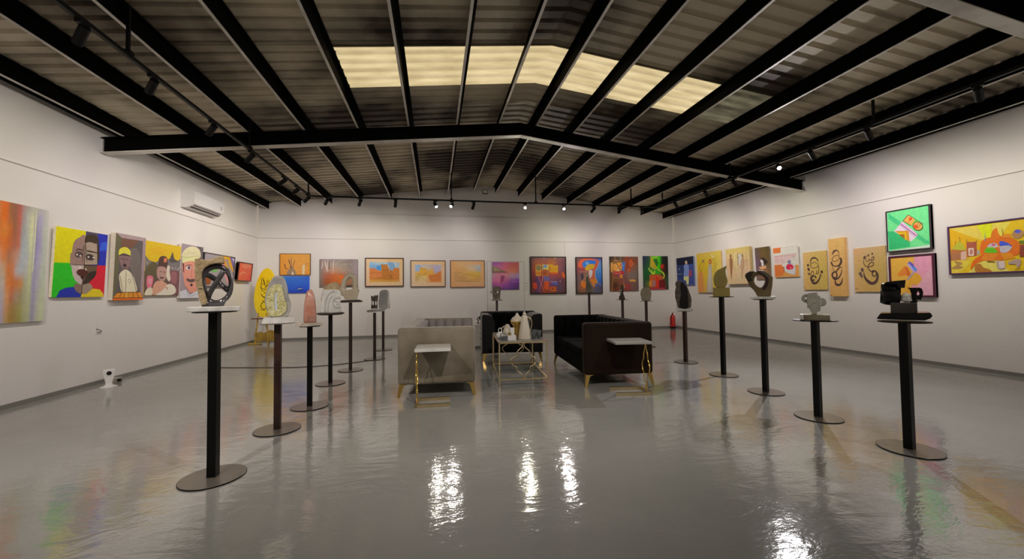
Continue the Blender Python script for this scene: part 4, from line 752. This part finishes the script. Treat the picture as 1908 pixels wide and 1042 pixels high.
o = obj('carved_folds', bm, mat('pale_grey_carving', (.62, .60, .58), .5), s4, loc=(0, 0, .03), smooth=True)
bm = prism(curve2(S('975,520 1000,340 1060,280 1130,248 1185,250 1212,290 1215,420 1100,440'), 3), .02, .09)
o = obj('stone_back', bm, tan, s4, loc=(0, 0, .03)); stone(o, .008, 6); o['label'] = 'tan stone back rising behind'

# 5 beige ring on a boat
stand(-1.296, 6.491, 1.052, 'fifth left stand, dark wood top under the beige ring', 'postbrown', disk=0, yaw=.2)
s5 = sculpture('beige polished ring rising from a boat shaped foot', (-1.296, 6.491, 1.078), group='carved sculptures on the stands')
S = Sk(1335, 460, .00836/6.945)
o = obj('wooden_top', prism(S('1180,470 1230,455 1450,452 1498,470 1470,482 1220,485'), -.12, .12), M['darkwood'], s5); o['label'] = 'thin dark wood top with a curled end'
bei = mat('beige_polished_stone', (.50, .42, .30), .3, c2=(.58, .50, .38), scale=8)
bm = tube(smooth_pts(v3(S('1262,400 1240,320 1252,240 1290,165 1335,145 1380,175 1398,250 1396,330 1375,400'), 0), 4), [S.r(34+abs(i-16)*.45) for i in range(33)], 12)
prism(S('1213,330 1240,318 1290,330 1330,322 1455,322 1418,455 1262,455'), -.05, .05, bm=bm)
stone(obj('ring_and_boat', bm, bei, s5, loc=(0, 0, .008)), .007, 5)

# 6 small dark carving, 7 grey slab
stand(-1.084, 7.491, .842, 'sixth left stand with a tilted grey slab top', 'postbrown', disk=0, yaw=.2)
s6 = sculpture('small dark carved pair of pillars with gaps', (-1.084, 7.491, .895), group='carved sculptures on the stands')
k6 = .00976/6.517; S = Sk(380, 328, k6)
o = obj('plinth', prism(S('285,355 290,335 490,325 535,310 490,352 310,362'), -.08, .08), mat('rough_grey_slab', (.45, .43, .41), .7, c2=(.3, .29, .28), scale=20), s6); o['label'] = 'grey slab top'
bm = prism(S('335,325 345,250 335,168 372,178 380,158 400,172 418,152 425,175 418,230 412,250 420,325'), -.035, .035, holes=[S('356,285 352,232 370,230 372,285'), S('388,285 388,232 402,232 404,285')])
stone(obj('carved_pillars', bm, mat('dark_brown_carving', (.06, .045, .035), .6, c2=(.12, .09, .07), scale=20), s6, loc=(0, 0, .008)), .008, 2)
stand(-1.08, 8.65, .852, 'seventh left stand, farthest of the left row', 'postbrown', disk=0, yaw=.2)
s7 = sculpture('upright grey slab with rounded shoulder and rough edge', (-1.06, 8.65, .873), group='carved sculptures on the stands')
k7 = .0113/6.517; S = Sk(490, 352, k7)
bm = prism(curve2(S('428,352 430,200 440,150 470,132 520,130 545,150 552,200 550,250 556,352'), 2), -.06, .05)
stone(obj('slab', bm, mat('grey_slab_stone', (.30, .30, .31), .6, c2=(.42, .41, .40), scale=5), s7), .01, 3)
bm = prism(S('535,140 552,160 548,230 560,280 566,355 530,355'), -.09, .02)
o = obj('rough_edge', bm, M['plinth'], s7); stone(o, .01, 2); o['label'] = 'white rough edge'

# middle row behind the armchair
def mid(x, y, top, lab): return stand(x, y, top, lab, 'postred', disk=.13, yaw=.2, pw=.042, base=.17)
mid(1.41, 9.1, .99, 'stand behind the armchair, post hidden below by its back')
sM = sculpture('small mottled brown stone with a hole before the purple sea picture', (1.41, 9.1, .99), group='carved sculptures on the stands')
S = Sk(300, 1005, .0126/11.58)
obj('plinth', box(-.115, .115, -.07, .07, 0, .03, bev=.004), mat('mauve_grey_slab', (.40, .36, .37), .5), sM)
bm = prism(curve2(S('235,1005 212,930 208,850 215,765 260,735 330,738 380,745 384,850 372,930 362,1005'), 3), -.06, .06, holes=[S('305,885 300,850 318,822 338,840 338,888')])
stone(obj('stone_body', bm, mat('mottled_brown_stone', (.10, .075, .05), .5, c2=(.26, .22, .16), scale=16, bump=.3), sM, loc=(0, 0, .03)), .009, 4)
mid(3.70, 9.1, 1.148, 'slender stand rising behind the black sofa under the grey spire')
sM = sculpture('tapering grey stone spire before the swirling figure picture', (3.70, 9.1, 1.148), group='carved sculptures on the stands')
S = Sk(410, 965, .0127/13.71)
bm = prism(S('325,965 335,640 345,500 352,445 385,445 395,520 410,620 450,740 495,850 495,965'), -.07, .06)
stone(obj('spire', bm, mat('olive_grey_stone', (.19, .18, .14), .55, c2=(.28, .26, .20), scale=7), sM), .01, 4)
obj('pale_tip', lathe([(.018, 0), (.028, .03), (.026, .07), (.010, .09)], 14, sy=.7), M['plinth'], sM, loc=(-.043, -.072, .375))
mid(4.15, 8.25, .975, 'red brown stand behind the black sofa under the dark figure')
sM = sculpture('small dark twisted figure with pale beads and a brown head', (4.15, 8.25, .975), group='carved sculptures on the stands')
S = Sk(215, 410, .0121/10.42)
bm = prism(S('150,410 150,340 185,315 165,290 170,260 165,225 180,180 245,178 240,250 235,290 250,325 272,408'), -.05, .05)
stone(obj('dark_figure', bm, mat('black_brown_carving', (.03, .018, .018), .4, c2=(.10, .05, .045), scale=14), sM), .009, 2)
o = obj('head', lathe([(.02, 0), (.045, .03), (.04, .07), (.01, .09)], 14, sy=.8), mat('brown_head_stone', (.22, .13, .07), .5), sM, loc=(0, 0, .262), smooth=True)
bm = bmesh.new()
for (a, b) in ((175, 222), (192, 232), (170, 262), (188, 278)):
    x, z = S(f'{a},{b}')[0]; lathe([(.004, -.016), (.016, -.006), (.016, .006), (.004, .016)], 10, bm, off=(x, -.058, z))
obj('beads', bm, M['plinth'], sM)
mid(4.36, 7.6, .955, 'red brown stand by the right end of the black sofa')
sM = sculpture('rounded beige boulder on the stand right of the dark figure', (4.36, 7.6, .962), group='carved sculptures on the stands')
S = Sk(655, 422, .0113/10.42)
bm = prism(curve2(S('582,420 560,350 548,290 565,215 610,170 690,162 735,190 758,260 755,350 735,420'), 3), -.08, .08)
stone(obj('boulder', bm, mat('rough_beige_stone', (.36, .32, .24), .8, c2=(.46, .42, .33), scale=10, bump=.3), sM), .012, 10)

# right row
stand(4.004, 5.788, .835, 'farthest stand of the right row, beside the black sofa', 'postbrown', disk=.10, yaw=.4)
sR = sculpture('dark egg shaped rough stone with a black polished face', (4.004, 5.788, .835), group='carved sculptures on the stands')
S = Sk(235, 590, .00881/6.51)
obj('plinth', box(-.135, .135, -.08, .08, 0, .045, bev=.004), M['plinth'], sR)
bm = prism(curve2(S('165,588 145,530 125,450 128,370 140,330 130,290 160,255 205,262 240,285 275,330 300,400 322,470 318,540 300,588'), 3), -.07, .08)
stone(obj('rough_stone', bm, mat('rough_brown_stone', (.075, .055, .045), .6, c2=(.15, .12, .10), scale=18, bump=.5), sR, loc=(0, 0, .045)), .008, 5)
bm = prism(curve2(S('185,586 180,500 200,420 190,330 210,265 250,300 275,350 282,450 278,586'), 3), -.085, -.05)
o = obj('polished_face', bm, mat('black_polished_face', (.008, .007, .007), .12), sR, loc=(0, 0, .045)); stone(o, .006, 4); o['label'] = 'black polished face'
stand(3.891, 4.793, 1.078, 'black stand under the olive flame', yaw=.35, disk=.15)
sR = sculpture('olive yellow flame shape on a faceted block', (3.891, 4.793, 1.078), group='carved sculptures on the stands')
S = Sk(682, 482, .00745/6.51)
ol = mat('olive_yellow_stone', (.30, .235, .06), .45, c2=(.36, .29, .08), scale=6)
o = obj('block', prism(S('580,480 582,372 784,372 784,480'), -.09, .09), ol, sR)
bm = prism(curve2(S('640,372 605,345 592,270 605,210 640,165 700,135 758,112 740,165 745,220 762,290 750,340 725,372'), 4), -.05, .05)
stone(obj('flame', bm, ol, sR), .006, 3)
stand(3.696, 3.887, 1.062, 'black stand under the bronze brown ring', yaw=.3, disk=.10)
sR = sculpture('angular bronze brown stone ring with a round opening', (3.696, 3.887, 1.062), group='carved sculptures on the stands')
S = Sk(1180, 470, .00618/6.51)
obj('plinth', box(-.145, .145, -.08, .08, 0, .03, bev=.004), M['plinth'], sR)
br = mat('bronze_brown_stone', (.11, .07, .03), .35, c2=(.20, .15, .07), scale=5, bump=.15)
bm = prism(S('1115,468 1080,400 1030,350 1000,280 965,215 985,185 1040,158 1085,160 1110,170 1160,155 1200,160 1260,190 1308,240 1300,330 1275,468'), -.07, .07, holes=[curve2(S('1080,270 1100,225 1140,212 1185,225 1212,260 1205,310 1170,360 1130,350 1095,320'), 3)])
stone(obj('ring', bm, br, sR, loc=(0, 0, .03)), .006, 5)
bm = prism(S('985,190 1040,162 1085,168 1060,200 1050,240 1075,262 1010,300 975,230'), -.085, -.05)
o = obj('dark_fold', bm, mat('dark_bronze_fold', (.03, .018, .012), .3), sR, loc=(0, 0, .03)); stone(o, .006, 3); o['label'] = 'dark polished fold'
bm = tube(smooth_pts(v3(S('1190,385 1230,330 1240,260 1200,200 1130,172'), -.055), 4), [S.r(22)]*17, 10)
o = obj('inner_band', bm, mat('dark_violet_band', (.035, .015, .02), .3), sR, loc=(0, 0, .03), smooth=True)
stand(3.426, 3.025, .888, 'black stand under the pale carved head', yaw=.25, disk=.17)
sR = sculpture('pale stone head with stepped chin and round side discs', (3.426, 3.025, .888), group='carved sculptures on the stands')
S = Sk(530, 840, .00495/11.58)
mb = mat('brown_marble_block', (.20, .15, .09), .3, c2=(.32, .28, .20), scale=7)
o = obj('plinth', box(S.r(-320), S.r(320), -.075, .075, 0, S.r(118), bev=.004), mb, sR); o['label'] = 'brown marble block'
o = obj('plinth_end', box(S.r(-322), S.r(-240), -.077, .077, .002, S.r(119), bev=.004), M['plinth'], sR); o['label'] = 'white marble end'
hd = mat('pale_carved_stone', (.48, .46, .42), .6, c2=(.40, .38, .34), scale=9)
bm = prism(S('465,720 470,655 432,650 430,590 375,585 372,470 378,290 395,262 440,250 540,238 610,245 612,310 665,320 662,640 590,655 575,720'), -.055, .055)
tube(smooth_pts(v3(S('375,300 310,330 285,375 310,420 380,450'), -.01), 4), S.r(38), 10, bm)
tube(smooth_pts(v3(S('385,400 470,395 560,420 660,480'), -.05), 4), S.r(16), 8, bm)
tube(smooth_pts(v3(S('400,300 480,290 540,320 600,330'), -.05), 4), S.r(16), 8, bm)
tube(smooth_pts(v3(S('430,540 480,470 560,440'), -.055), 4), S.r(16), 8, bm)
q = lathe([(S.r(88), -.025), (S.r(96), 0), (S.r(88), .025)], 24); bmesh.ops.rotate(q, verts=q.verts, matrix=Matrix.Rotation(math.pi/2, 3, 'X')); bmesh.ops.translate(q, verts=q.verts, vec=(S.r(170), 0, S.r(390))); merge(bm, q)
stone(obj('head', bm, hd, sR, loc=(0, 0, 0)), .005, 4)
stand(3.373, 2.286, .930, 'nearest right stand, black post and wide black top', yaw=.22, disk=.145, pw=.052)
sR = sculpture('glossy black drum and curved blade on a black slab', (3.373, 2.286, .930), group='carved sculptures on the stands')
S = Sk(595, 885, .00395/9.47)
bk = mat('glossy_black_stone', (.006, .006, .007), .16)
bm = prism(S('100,850 180,745 340,738 840,725 1040,715 1072,770 1030,815 940,850'), -.11, .11)
o = obj('slab', bm, bk, sR); stone(o, .006, 3)
gb = mat('grey_granite', (.085, .07, .065), .6, c2=(.05, .035, .03), scale=6, detail=6, bump=.2)
o = obj('granite_block', box(S('365,0')[0][0], S('832,0')[0][0], -.06, .06, S('0,740')[0][1], S('0,560')[0][1], bev=.003), gb, sR); o['label'] = 'grey granite block'
ctr = S('370,400')[0]
bm = bmesh.new(); n = 28; R1_, R2_ = S.r(172), S.r(196)
q = lathe([(R1_, -S.r(180)), (R2_, -S.r(100)), (R2_, S.r(100)), (R1_, S.r(185)), (R1_*.86, S.r(185)), (R1_*.86, -S.r(100))], n)
bmesh.ops.transform(q, verts=q.verts, matrix=Matrix.Translation((ctr[0]+.0, -.0, ctr[1]-.005)) @ Matrix.Rotation(math.radians(96), 4, 'Y') @ Matrix.Scale(.55, 4, (0, 1, 0)))
merge(bm, q)
o = obj('drum', bm, bk, sR, smooth=False); o.data.shade_smooth() if hasattr(o.data, 'shade_smooth') else None
o = obj('top_blade', prism(S('290,195 400,180 655,162 632,300 520,300 500,240 300,215'), -.05, .04), bk, sR)
o = obj('curved_blade', prism(curve2(S('655,290 720,292 890,290 940,340 945,420 900,520 850,550 840,460 880,420 860,370 842,380 830,560 720,590 620,600 700,560 730,480 720,340'), 2), -.02, .04), bk, sR)
stone(o, .005, 2)
o = obj('grey_core', lathe([(.01, 0), (.035, .01), (.03, .05), (.01, .07)], 14, sx=1.3), M['plinth'], sR, loc=(S('650,0')[0][0], -.01, S('0,555')[0][1])); o['label'] = 'pale grey inner stone'

# ------------------------------------------------------------------ sofas
FY = -.075      # the seating group is turned a little
def rbox(x0, x1, y0, y1, z0, z1, b=.03, seg=3): return box(x0, x1, y0, y1, z0, z1, bev=b, seg=seg)
def gold_leg(t, x, y, sx, sy):
    # folded plate corner leg that narrows to the floor
    bm = bmesh.new()
    for (dx, dy) in ((1, 0), (0, 1)):
        pts = [(0, .15), (.085, .15), (.085, .143), (.048, .128), (.022, .0), (.0, .0)]
        q = prism(pts, 0, .006)
        if dy: bmesh.ops.rotate(q, verts=q.verts, matrix=Matrix.Rotation(math.pi/2, 3, 'Z'))
        merge(bm, q)
    for v in bm.verts:
        v.co.x *= -sx; v.co.y *= -sy
        v.co.x += sx*(.15-v.co.z)*.12; v.co.y += sy*(.15-v.co.z)*.12
    bmesh.ops.recalc_face_normals(bm, faces=bm.faces)
    obj('leg', bm, M['gold'], t, loc=(x, y, 0))
def sofa(label, x, y, fab, fab2, fab3, W_, L_, front, H_=.785, rz_=FY, chan=True, arm=.15):
    """long axis along y; front = +1 faces +x, -1 faces -x"""
    t = thing('sofa', label, 'sofa', (x, y, 0), rz_, group='low square sofas around the coffee table')
    f = front; X = lambda a: a if f > 0 else W_-a
    def bx(xa, xb, *r, **k): return rbox(min(X(xa), X(xb)), max(X(xa), X(xb)), *r, **k)
    obj('seat_base', bx(.05, W_-.01, arm-.02, L_-arm+.02, .14, .34, b=.02), fab3, t)
    obj('backrest', bx(0, .16, .01, L_-.01, .14, H_-.004, b=.035), fab, t)
    for s, (a, b) in (('n', (0, arm)), ('f', (L_-arm, L_))):
        obj('armrest', bx(0, W_, a, b, .14, H_, b=.038, seg=4), fab if s == 'n' else (fab3 if f < 0 else fab), t)
    n = 2 if L_ > 1.3 else 1
    for i in range(n):
        w_ = (L_-2*arm)/n
        obj('seat_cushion', bx(.17, W_-.005, arm+i*w_+.004, arm+(i+1)*w_-.004, .34, .46, b=.03), fab3, t)
    if chan:
        m_ = 5; cw = (W_-.20)/m_
        for e, yy in ((1, L_-arm), (-1, arm)):
            for i in range(m_):
                xc = X(.18+cw*(i+.5))
                obj('channel_pad', lathe([(.01, 0), (cw*.5, .012), (cw*.52, .16), (cw*.5, .30), (.01, .315)], 12, sy=.55), fab2, t, loc=(xc, yy, .455), smooth=True)
        m2 = int((L_-2*arm)/.16); cw = (L_-2*arm)/m2
        for i in range(m2):
            obj('channel_pad', lathe([(.01, 0), (cw*.5, .012), (cw*.52, .16), (cw*.5, .30), (.01, .315)], 12, sx=.55), fab2, t, loc=(X(.16), arm+cw*(i+.5), .455), smooth=True)
    for sx, px in ((-1, .02), (1, W_-.02)):
        for sy, py in ((-1, .02), (1, L_-.02)): gold_leg(t, px, py, sx, sy)
    return t
grv = mat('grey_velvet', (.26, .225, .17), .75, c2=(.13, .105, .07), scale=2.2, sheen=.5, bump=.06, bscale=60, detail=3)
grv2 = mat('mauve_grey_velvet', (.23, .20, .20), .7, sheen=.5)
blv = mat('black_velvet', (.012, .006, .003), .8, sheen=.04, c2=(.018, .009, .004), scale=2, spec=.15)
blv2 = mat('shaded_black_velvet', (.002, .002, .002), .9, spec=.08)  # darker copy of the black velvet, inner shade put into its colour
sofa('grey velvet sofa with channelled inside and gold legs, left of the coffee table', -.425, 4.62, grv, grv2, grv, .875, 1.74, 1)
sofa('black velvet sofa with gold legs, right of the coffee table', 1.795, 4.58, blv, blv2, blv2, .88, 1.74, -1)

# armchair facing the viewer
t = thing('armchair', 'black velvet armchair with pale sheen on its rounded arms, behind the coffee table', 'armchair', (.775, 6.66, 0), FY)
shv = mat('black_velvet_pale_sheen', (.004, .003, .0035), .6, sheen=.3, spec=.2)
def arm_profile(x0, x1, inner):
    w_ = x1-x0
    pts = [(x0, .14), (x1, .14), (x1, .66), (x1, .80), (x0, .80)] if inner > 0 else [(x0, .14), (x1, .14), (x1, .80), (x0, .80), (x0, .66)]
    if inner > 0: pts = [(x0, .14), (x1, .14), (x1, .62), (x1-.012, .70), (x1-.04, .76), (x1-.085, .79), (x0+.03, .80), (x0+.008, .79), (x0, .76)]
    else: pts = [(x0, .14), (x1, .14), (x1, .76), (x1-.008, .79), (x1-.03, .80), (x0+.085, .79), (x0+.04, .76), (x0+.012, .70), (x0, .62)]
    return prism(pts, 0, .80)
obj('armrest', arm_profile(0, .22, 1), shv, t); obj('armrest', arm_profile(.82, 1.04, -1), shv, t)
obj('seat_base', rbox(.215, .825, .02, .78, .14, .34, .02), blv2, t)
obj('seat_cushion', rbox(.225, .815, .0, .66, .34, .47, .035), blv2, t)
obj('backrest', rbox(.0, 1.04, .66, .84, .14, .82, .04), shv, t)
for i in range(4):
    obj('channel_pad', lathe([(.01, 0), (.072, .02), (.075, .18), (.072, .33), (.01, .35)], 12, sy=.6), blv2, t, loc=(.295+i*.15, .655, .455), smooth=True)
for sx, px in ((-1, .03), (1, 1.01)):
    for sy, py in ((-1, .03), (1, .81)): gold_leg(t, px, py, sx, sy)

# ------------------------------------------------------------------ coffee table
ct = thing('coffee_table', 'gold framed coffee table with grey stone top and curved lattice ends', 'table', (.775, 4.885, 0), FY)
TW, TD, TH, q_ = .625, 1.13, .56, .016
for x in (0, TW-q_):
    for y in (0, TD-q_): obj('leg', box(x, x+q_, y, y+q_, 0, TH-.03), M['palegold'], ct)
for y in (0, TD-q_):
    obj('rail', box(q_, TW-q_, y, y+q_, .075, .075+q_), M['palegold'], ct)
for x in (0, TW-q_): obj('rail', box(x, x+q_, q_, TD-q_, .075, .075+q_), M['palegold'], ct)
bm = box(0, TW, 0, q_, TH-.03, TH-.008); box(0, TW, TD-q_, TD, TH-.03, TH-.008, bm); box(0, q_, 0, TD, TH-.03, TH-.008, bm); box(TW-q_, TW, 0, TD, TH-.03, TH-.008, bm)
obj('top_frame', bm, M['palegold'], ct)
obj('tabletop', box(.004, TW-.004, .004, TD-.004, TH-.012, TH), mat('grey_stone_top', (.26, .25, .24), .12, c2=(.35, .33, .32), scale=3), ct)
def lattice(h0, h1, hw, cx=0.):
    H2 = h1-h0
    sh = [(.015, 1), (.03, .90), (.12, .80), (.155, .72), (.17, .64), (.24, .60), (.30, .50), (.24, .38), (.16, .32), (.145, .22), (.05, .12), (.015, .0)]
    L1 = [(cx+a/.30*hw, h0+b*H2) for a, b in sh]
    return L1, [(2*cx-a, b) for a, b in L1]
for y in (.008, TD-.008):
    bm = bmesh.new()
    for side in lattice(.09, TH-.03, .165, TW/2): tube(smooth_pts([Vector((a, y, b)) for a, b in side], 4), .006, 8, bm)
    obj('lattice', bm, M['palegold'], ct, smooth=True)

# things on the coffee table
gl_ = bpy.data.materials.new('clear_glass'); gl_.use_nodes = True
b_ = gl_.node_tree.nodes['Principled BSDF']; b_.inputs['Base Color'].default_value = (.9, .95, .97, 1); b_.inputs['Roughness'].default_value = .03; b_.inputs['Transmission Weight'].default_value = .9
crm = mat('cream_enamel', (.62, .56, .46), .35)
t = thing('thermos_jug', 'tall cream cone shaped jug at the front of the coffee table', 'jug', (1.150, 5.06, TH))
obj('body', lathe([(.086, 0), (.088, .01), (.062, .16), (.042, .26), (.036, .30), (.02, .315)], 28), crm, t, smooth=True)
obj('lid', lathe([(.022, .312), (.026, .33), (.012, .345), (.008, .36), (.002, .365)], 16), crm, t, smooth=True)
obj('handle', tube(smooth_pts([Vector(p) for p in ((.04, 0, .29), (.085, 0, .26), (.10, 0, .2), (.082, 0, .12), (.066, 0, .10))], 4), .007, 8), M['palegold'], t)
t = thing('coffee_pot', 'round gold and white coffee urn behind the cone jug', 'coffee pot', (1.085, 5.22, TH))
obj('body', lathe([(.05, 0), (.055, .01), (.050, .10), (.055, .16), (.085, .20), (.09, .225), (.07, .25), (.03, .285), (.015, .31)], 28), M['gold'], t, smooth=True)
obj('cap', lathe([(.088, .222), (.09, .235), (.066, .27), (.03, .295), (.012, .33), (.002, .335)], 24), crm, t, smooth=True)
obj('handle', tube(smooth_pts([Vector(p) for p in ((.06, .02, .26), (.115, .02, .24), (.12, .02, .14), (.06, .02, .08))], 4), .006, 8), crm, t)
t = thing('tissue_box', 'small white box with gold print on the coffee table', 'box', (.965, 5.02, TH))
obj('box_body', box(-.055, .055, -.04, .04, 0, .062, bev=.003), M['white'], t)
obj('inner_box', box(-.02, .035, -.02, .035, .062, .155, bev=.003), M['white'], t)
obj('gold_print', box(-.052, -.012, -.0405, -.040, .062, .10), M['gold'], t)
t = thing('glass_jar', 'pale blue glass box near the left edge of the coffee table', 'glass', (.862, 5.02, TH))
obj('jar', box(-.042, .042, -.04, .04, 0, .085, bev=.004), gl_, t)
obj('filling', box(-.037, .037, -.035, .035, .004, .05), mat('blue_white_filling', (.42, .52, .58), .5), t)
t = thing('sugar_bowl', 'small white bowl with a looped lid at the left table edge', 'bowl', (.845, 5.20, TH))
obj('bowl', lathe([(.03, 0), (.05, .02), (.055, .05), (.045, .07), (.01, .09)], 20), M['white'], t, smooth=True)
obj('lid_loop', tube(smooth_pts([Vector(p) for p in ((-.018, 0, .085), (-.02, 0, .12), (0, 0, .14), (.02, 0, .12), (.018, 0, .085))], 3), .005, 8), M['white'], t)
t = thing('cream_pitcher', 'pale round pitcher behind the white box on the table', 'pitcher', (.975, 5.36, TH))
obj('body', lathe([(.05, 0), (.065, .03), (.062, .09), (.04, .14), (.025, .17), (.01, .175)], 20), crm, t, smooth=True)
obj('handle', tube(smooth_pts([Vector(p) for p in ((-.04, 0, .15), (-.08, 0, .12), (-.075, 0, .06), (-.06, 0, .04))], 3), .006, 8), crm, t)
G0 = thing('drinking_glass', 'clear tumbler beside the cone jug, left one of three', 'glass', (1.268, 5.04, TH), group='clear glasses on the coffee table')
obj('glass', lathe([(.026, 0), (.033, .11), (.031, .11), (.024, .006)], 20), gl_, G0, smooth=True)
duplicate(G0, (1.345, 5.06, TH), 'clear tumbler nearest the right edge of the coffee table', 'clear glasses on the coffee table')
duplicate(G0, (1.31, 5.16, TH), 'clear tumbler standing behind the other two glasses', 'clear glasses on the coffee table')

# ------------------------------------------------------------------ C shaped side tables
def ctable(x, y, rz_, label, side, topm, w_=.37, d_=.40, h_=.60, t_=.03):
    t = thing('side_table', label, 'side table', (x, y, 0), rz_, group='small C shaped side tables')
    o = obj('tabletop', box(0, w_, 0, d_, h_-t_, h_, bev=.004), topm, t)
    for yy in (.015, .28): obj('base_bar', box(0, w_-.01, yy, yy+.022, 0, .028), M['palegold'], t)
    xs = .012 if side < 0 else w_-.022
    obj('base_bar', box(xs-.011, xs+.011, .015, .30, 0, .024), M['palegold'], t)
    bm = bmesh.new()
    for sd in lattice(.02, h_-t_, .12, .16): tube(smooth_pts([Vector((xs, a, b)) for a, b in sd], 4), .007, 8, bm)
    obj('lattice', bm, M['gold'], t, smooth=True)
    return t
ctable(-.215, 4.175, -.03, 'marble topped gold side table in front of the grey sofa', -1, M['marble'])
ctable(1.985, 4.135, -.16, 'grey topped gold side table in front of the black sofa', 1, mat('grey_table_top', (.40, .38, .36), .3), w_=.42, d_=.38)

# ------------------------------------------------------------------ other things round the room
t = thing('air_conditioner', 'white wall mounted air conditioner high on the left wall', 'air conditioner', (XL-.03, 8.10, 2.80))
pr = [(0, .0), (.10, .0), (.17, .03), (.215, .09), (.225, .15), (.225, .30), (.21, .325), (0, .325)]
q = prism([(a, b) for a, b in pr], 0, 1.02)
obj('casing', q, M['white'], t)
obj('outlet_slot', box(.105, .150, .06, .96, .006, .024, mtx=None), mat('dark_vent', (.03, .02, .02), .5), t, rot=(0, 0, 0))
for k in range(2): obj('louvre', box(.150+.028*k, .158+.028*k, .05, .97, .008+.030*k, .022+.030*k), mat('dark_louvre_gap', (.05, .025, .02), .5), t)
obj('louvre_flap', box(.205, .214, .05, .97, .062, .092), M['white'], t)
obj('display_mark', box(.2252, .2262, .90, .925, .12, .20), mat('grey_marking', (.25, .24, .22), .5), t)
t = thing('emergency_light', 'small square lamp on the wall under the roof ridge', 'lamp', (1.43, YB+.03, 4.02))
obj('housing', box(-.075, .075, -.05, 0, 0, .115, bev=.004), M['black'], t); obj('lens', box(-.062, .062, -.056, -.05, .012, .103), M['white'], t)
t = thing('fire_extinguisher', 'red fire extinguisher standing in the far right corner', 'fire extinguisher', (7.16, 10.95, 0))
rd = mat('red_enamel', (.62, .035, .03), .3)
obj('foot_ring', lathe([(.082, 0), (.085, .05), (.08, .055)], 24), M['black'], t)
obj('cylinder', lathe([(.078, .05), (.08, .06), (.08, .33), (.07, .38), (.03, .41), (.025, .43)], 24), rd, t, smooth=True)
obj('valve', lathe([(.02, .42), (.02, .46), (.008, .47)], 12), M['black'], t)
obj('handle', tube([(-.01, 0, .46), (.06, -.0, .50)], .009, 8), rd, t)
obj('hose', tube(smooth_pts([Vector(p) for p in ((0, -.02, .45), (-.07, -.05, .40), (-.09, -.05, .25), (-.085, -.05, .12))], 4), .009, 8), M['black'], t)
t = thing('fan', 'small white bladeless fan on the floor by the left wall', 'fan', (-4.20, 6.10, 0))
obj('foot', lathe([(.09, 0), (.086, .010), (.045, .025), (.03, .05)], 28), M['white'], t, smooth=True)
bm = prism([(-.028, .03), (.028, .03), (.04, .10), (.062, .19), (.056, .235), (-.056, .235), (-.062, .19), (-.04, .10)], -.02, .02)
o = obj('body', bm, M['white'], t, rot=(0, 0, .6)); stone(o, .006, 4)
obj('dark_ring', lathe([(.024, 0), (.024, .008), (.010, .008), (.010, .002)], 20), M['black'], t, loc=(.014, -.020, .185), rot=(math.pi/2, 0, .6))
t = thing('cable_box', 'small grey socket box on the floor behind the white fan', 'socket', (-4.36, 6.42, 0))
obj('box_body', box(-.05, .05, -.07, .07, 0, .06, bev=.004), mat('warm_grey_plastic', (.40, .36, .32), .5), t)
obj('plug', box(.05, .075, -.02, .02, .015, .045), M['black'], t)
t = thing('wall_hook', 'small metal hook with loop on the left wall', 'hook', (XL, 6.30, .70))
obj('hook', tube(smooth_pts([Vector(p) for p in ((0, 0, .05), (.03, 0, .04), (.04, .03, .02), (.02, .05, 0), (.01, .02, 0))], 3), .005, 8), mat('hook_metal', (.2, .19, .18), .4, 1.), t)
obj('hook_plate', box(0, .005, -.012, .012, -.02, .10), M['white'], t)
t = thing('wall_socket', 'white socket low on the back wall behind the pink stone', 'socket', (-3.52, YB, .37))
obj('face_plate', box(-.06, .06, -.012, 0, 0, .09, bev=.003), M['white'], t); obj('pin_slots', box(-.015, .015, -.0135, -.012, .03, .06), mat('slot_grey', (.2, .19, .18), .5), t)
for z, s in ((1.40, 'topmost'), (1.31, 'middle'), (1.22, 'lowest')):
    t = thing('caption_card', 'small white caption card beside the closet door, %s of three' % s, 'card', (2.62, YB, z), group='caption cards beside the closet door')
    obj('card', box(-.045, .045, -.004, 0, 0, .06), M['white'], t)
    obj('print', box(-.03, .03, -.0046, -.004, .02, .026), mat('print_grey', (.25, .24, .23), .6), t)
t = thing('caption_card', 'white caption card on the right wall below the yellow figures picture', 'card', (XR, 8.96, 1.02), -math.pi/2, group='caption cards on the right wall')
obj('card', box(-.05, .05, -.004, 0, 0, .07), M['white'], t); obj('print', box(-.03, .03, -.0046, -.004, .03, .036), mat('print_grey2', (.25, .24, .23), .6), t)
t = thing('low_cabinet', 'white low cabinet with thin curved lines behind the grey sofa', 'cabinet', (.42, 8.35, 0))
obj('body', box(0, .92, 0, .40, .04, .47, bev=.004), M['white'], t); obj('top_board', box(-.02, .94, -.02, .42, .47, .51, bev=.004), M['white'], t); obj('plinth', box(.02, .90, .02, .38, 0, .04), M['base'], t)
obj('handle', tube(smooth_pts([Vector(p) for p in ((.50, -.004, .32), (.53, -.012, .26), (.50, -.004, .18))], 4), .006, 8), mat('thin_dark_line', (.12, .11, .10), .5), t)
t = thing('letter_ornament', 'small black script ornament on the white cabinet', 'ornament', (.93, 8.45, .51))
bm = tube(smooth_pts([Vector(p) for p in ((-.05, 0, .01), (-.02, 0, .05), (-.05, 0, .09), (-.01, 0, .14), (.02, 0, .10), (-.01, 0, .09), (.02, 0, .17), (.04, 0, .20))], 4), .010, 8)
obj('script', bm, M['black'], t); obj('foot', box(-.06, .06, -.02, .02, 0, .012), M['black'], t)
cb = obj('floor_cable', tube(smooth_pts([Vector(p) for p in ((-1.12, 7.34, .006), (-1.5, 7.1, .006), (-2.1, 6.95, .006), (-2.9, 7.1, .006), (-3.6, 7.3, .006))], 5), .006, 6), mat('grey_cable', (.10, .095, .09), .5))
tag(cb, 'thin grey cable lying across the floor from the sixth left stand', 'cable')
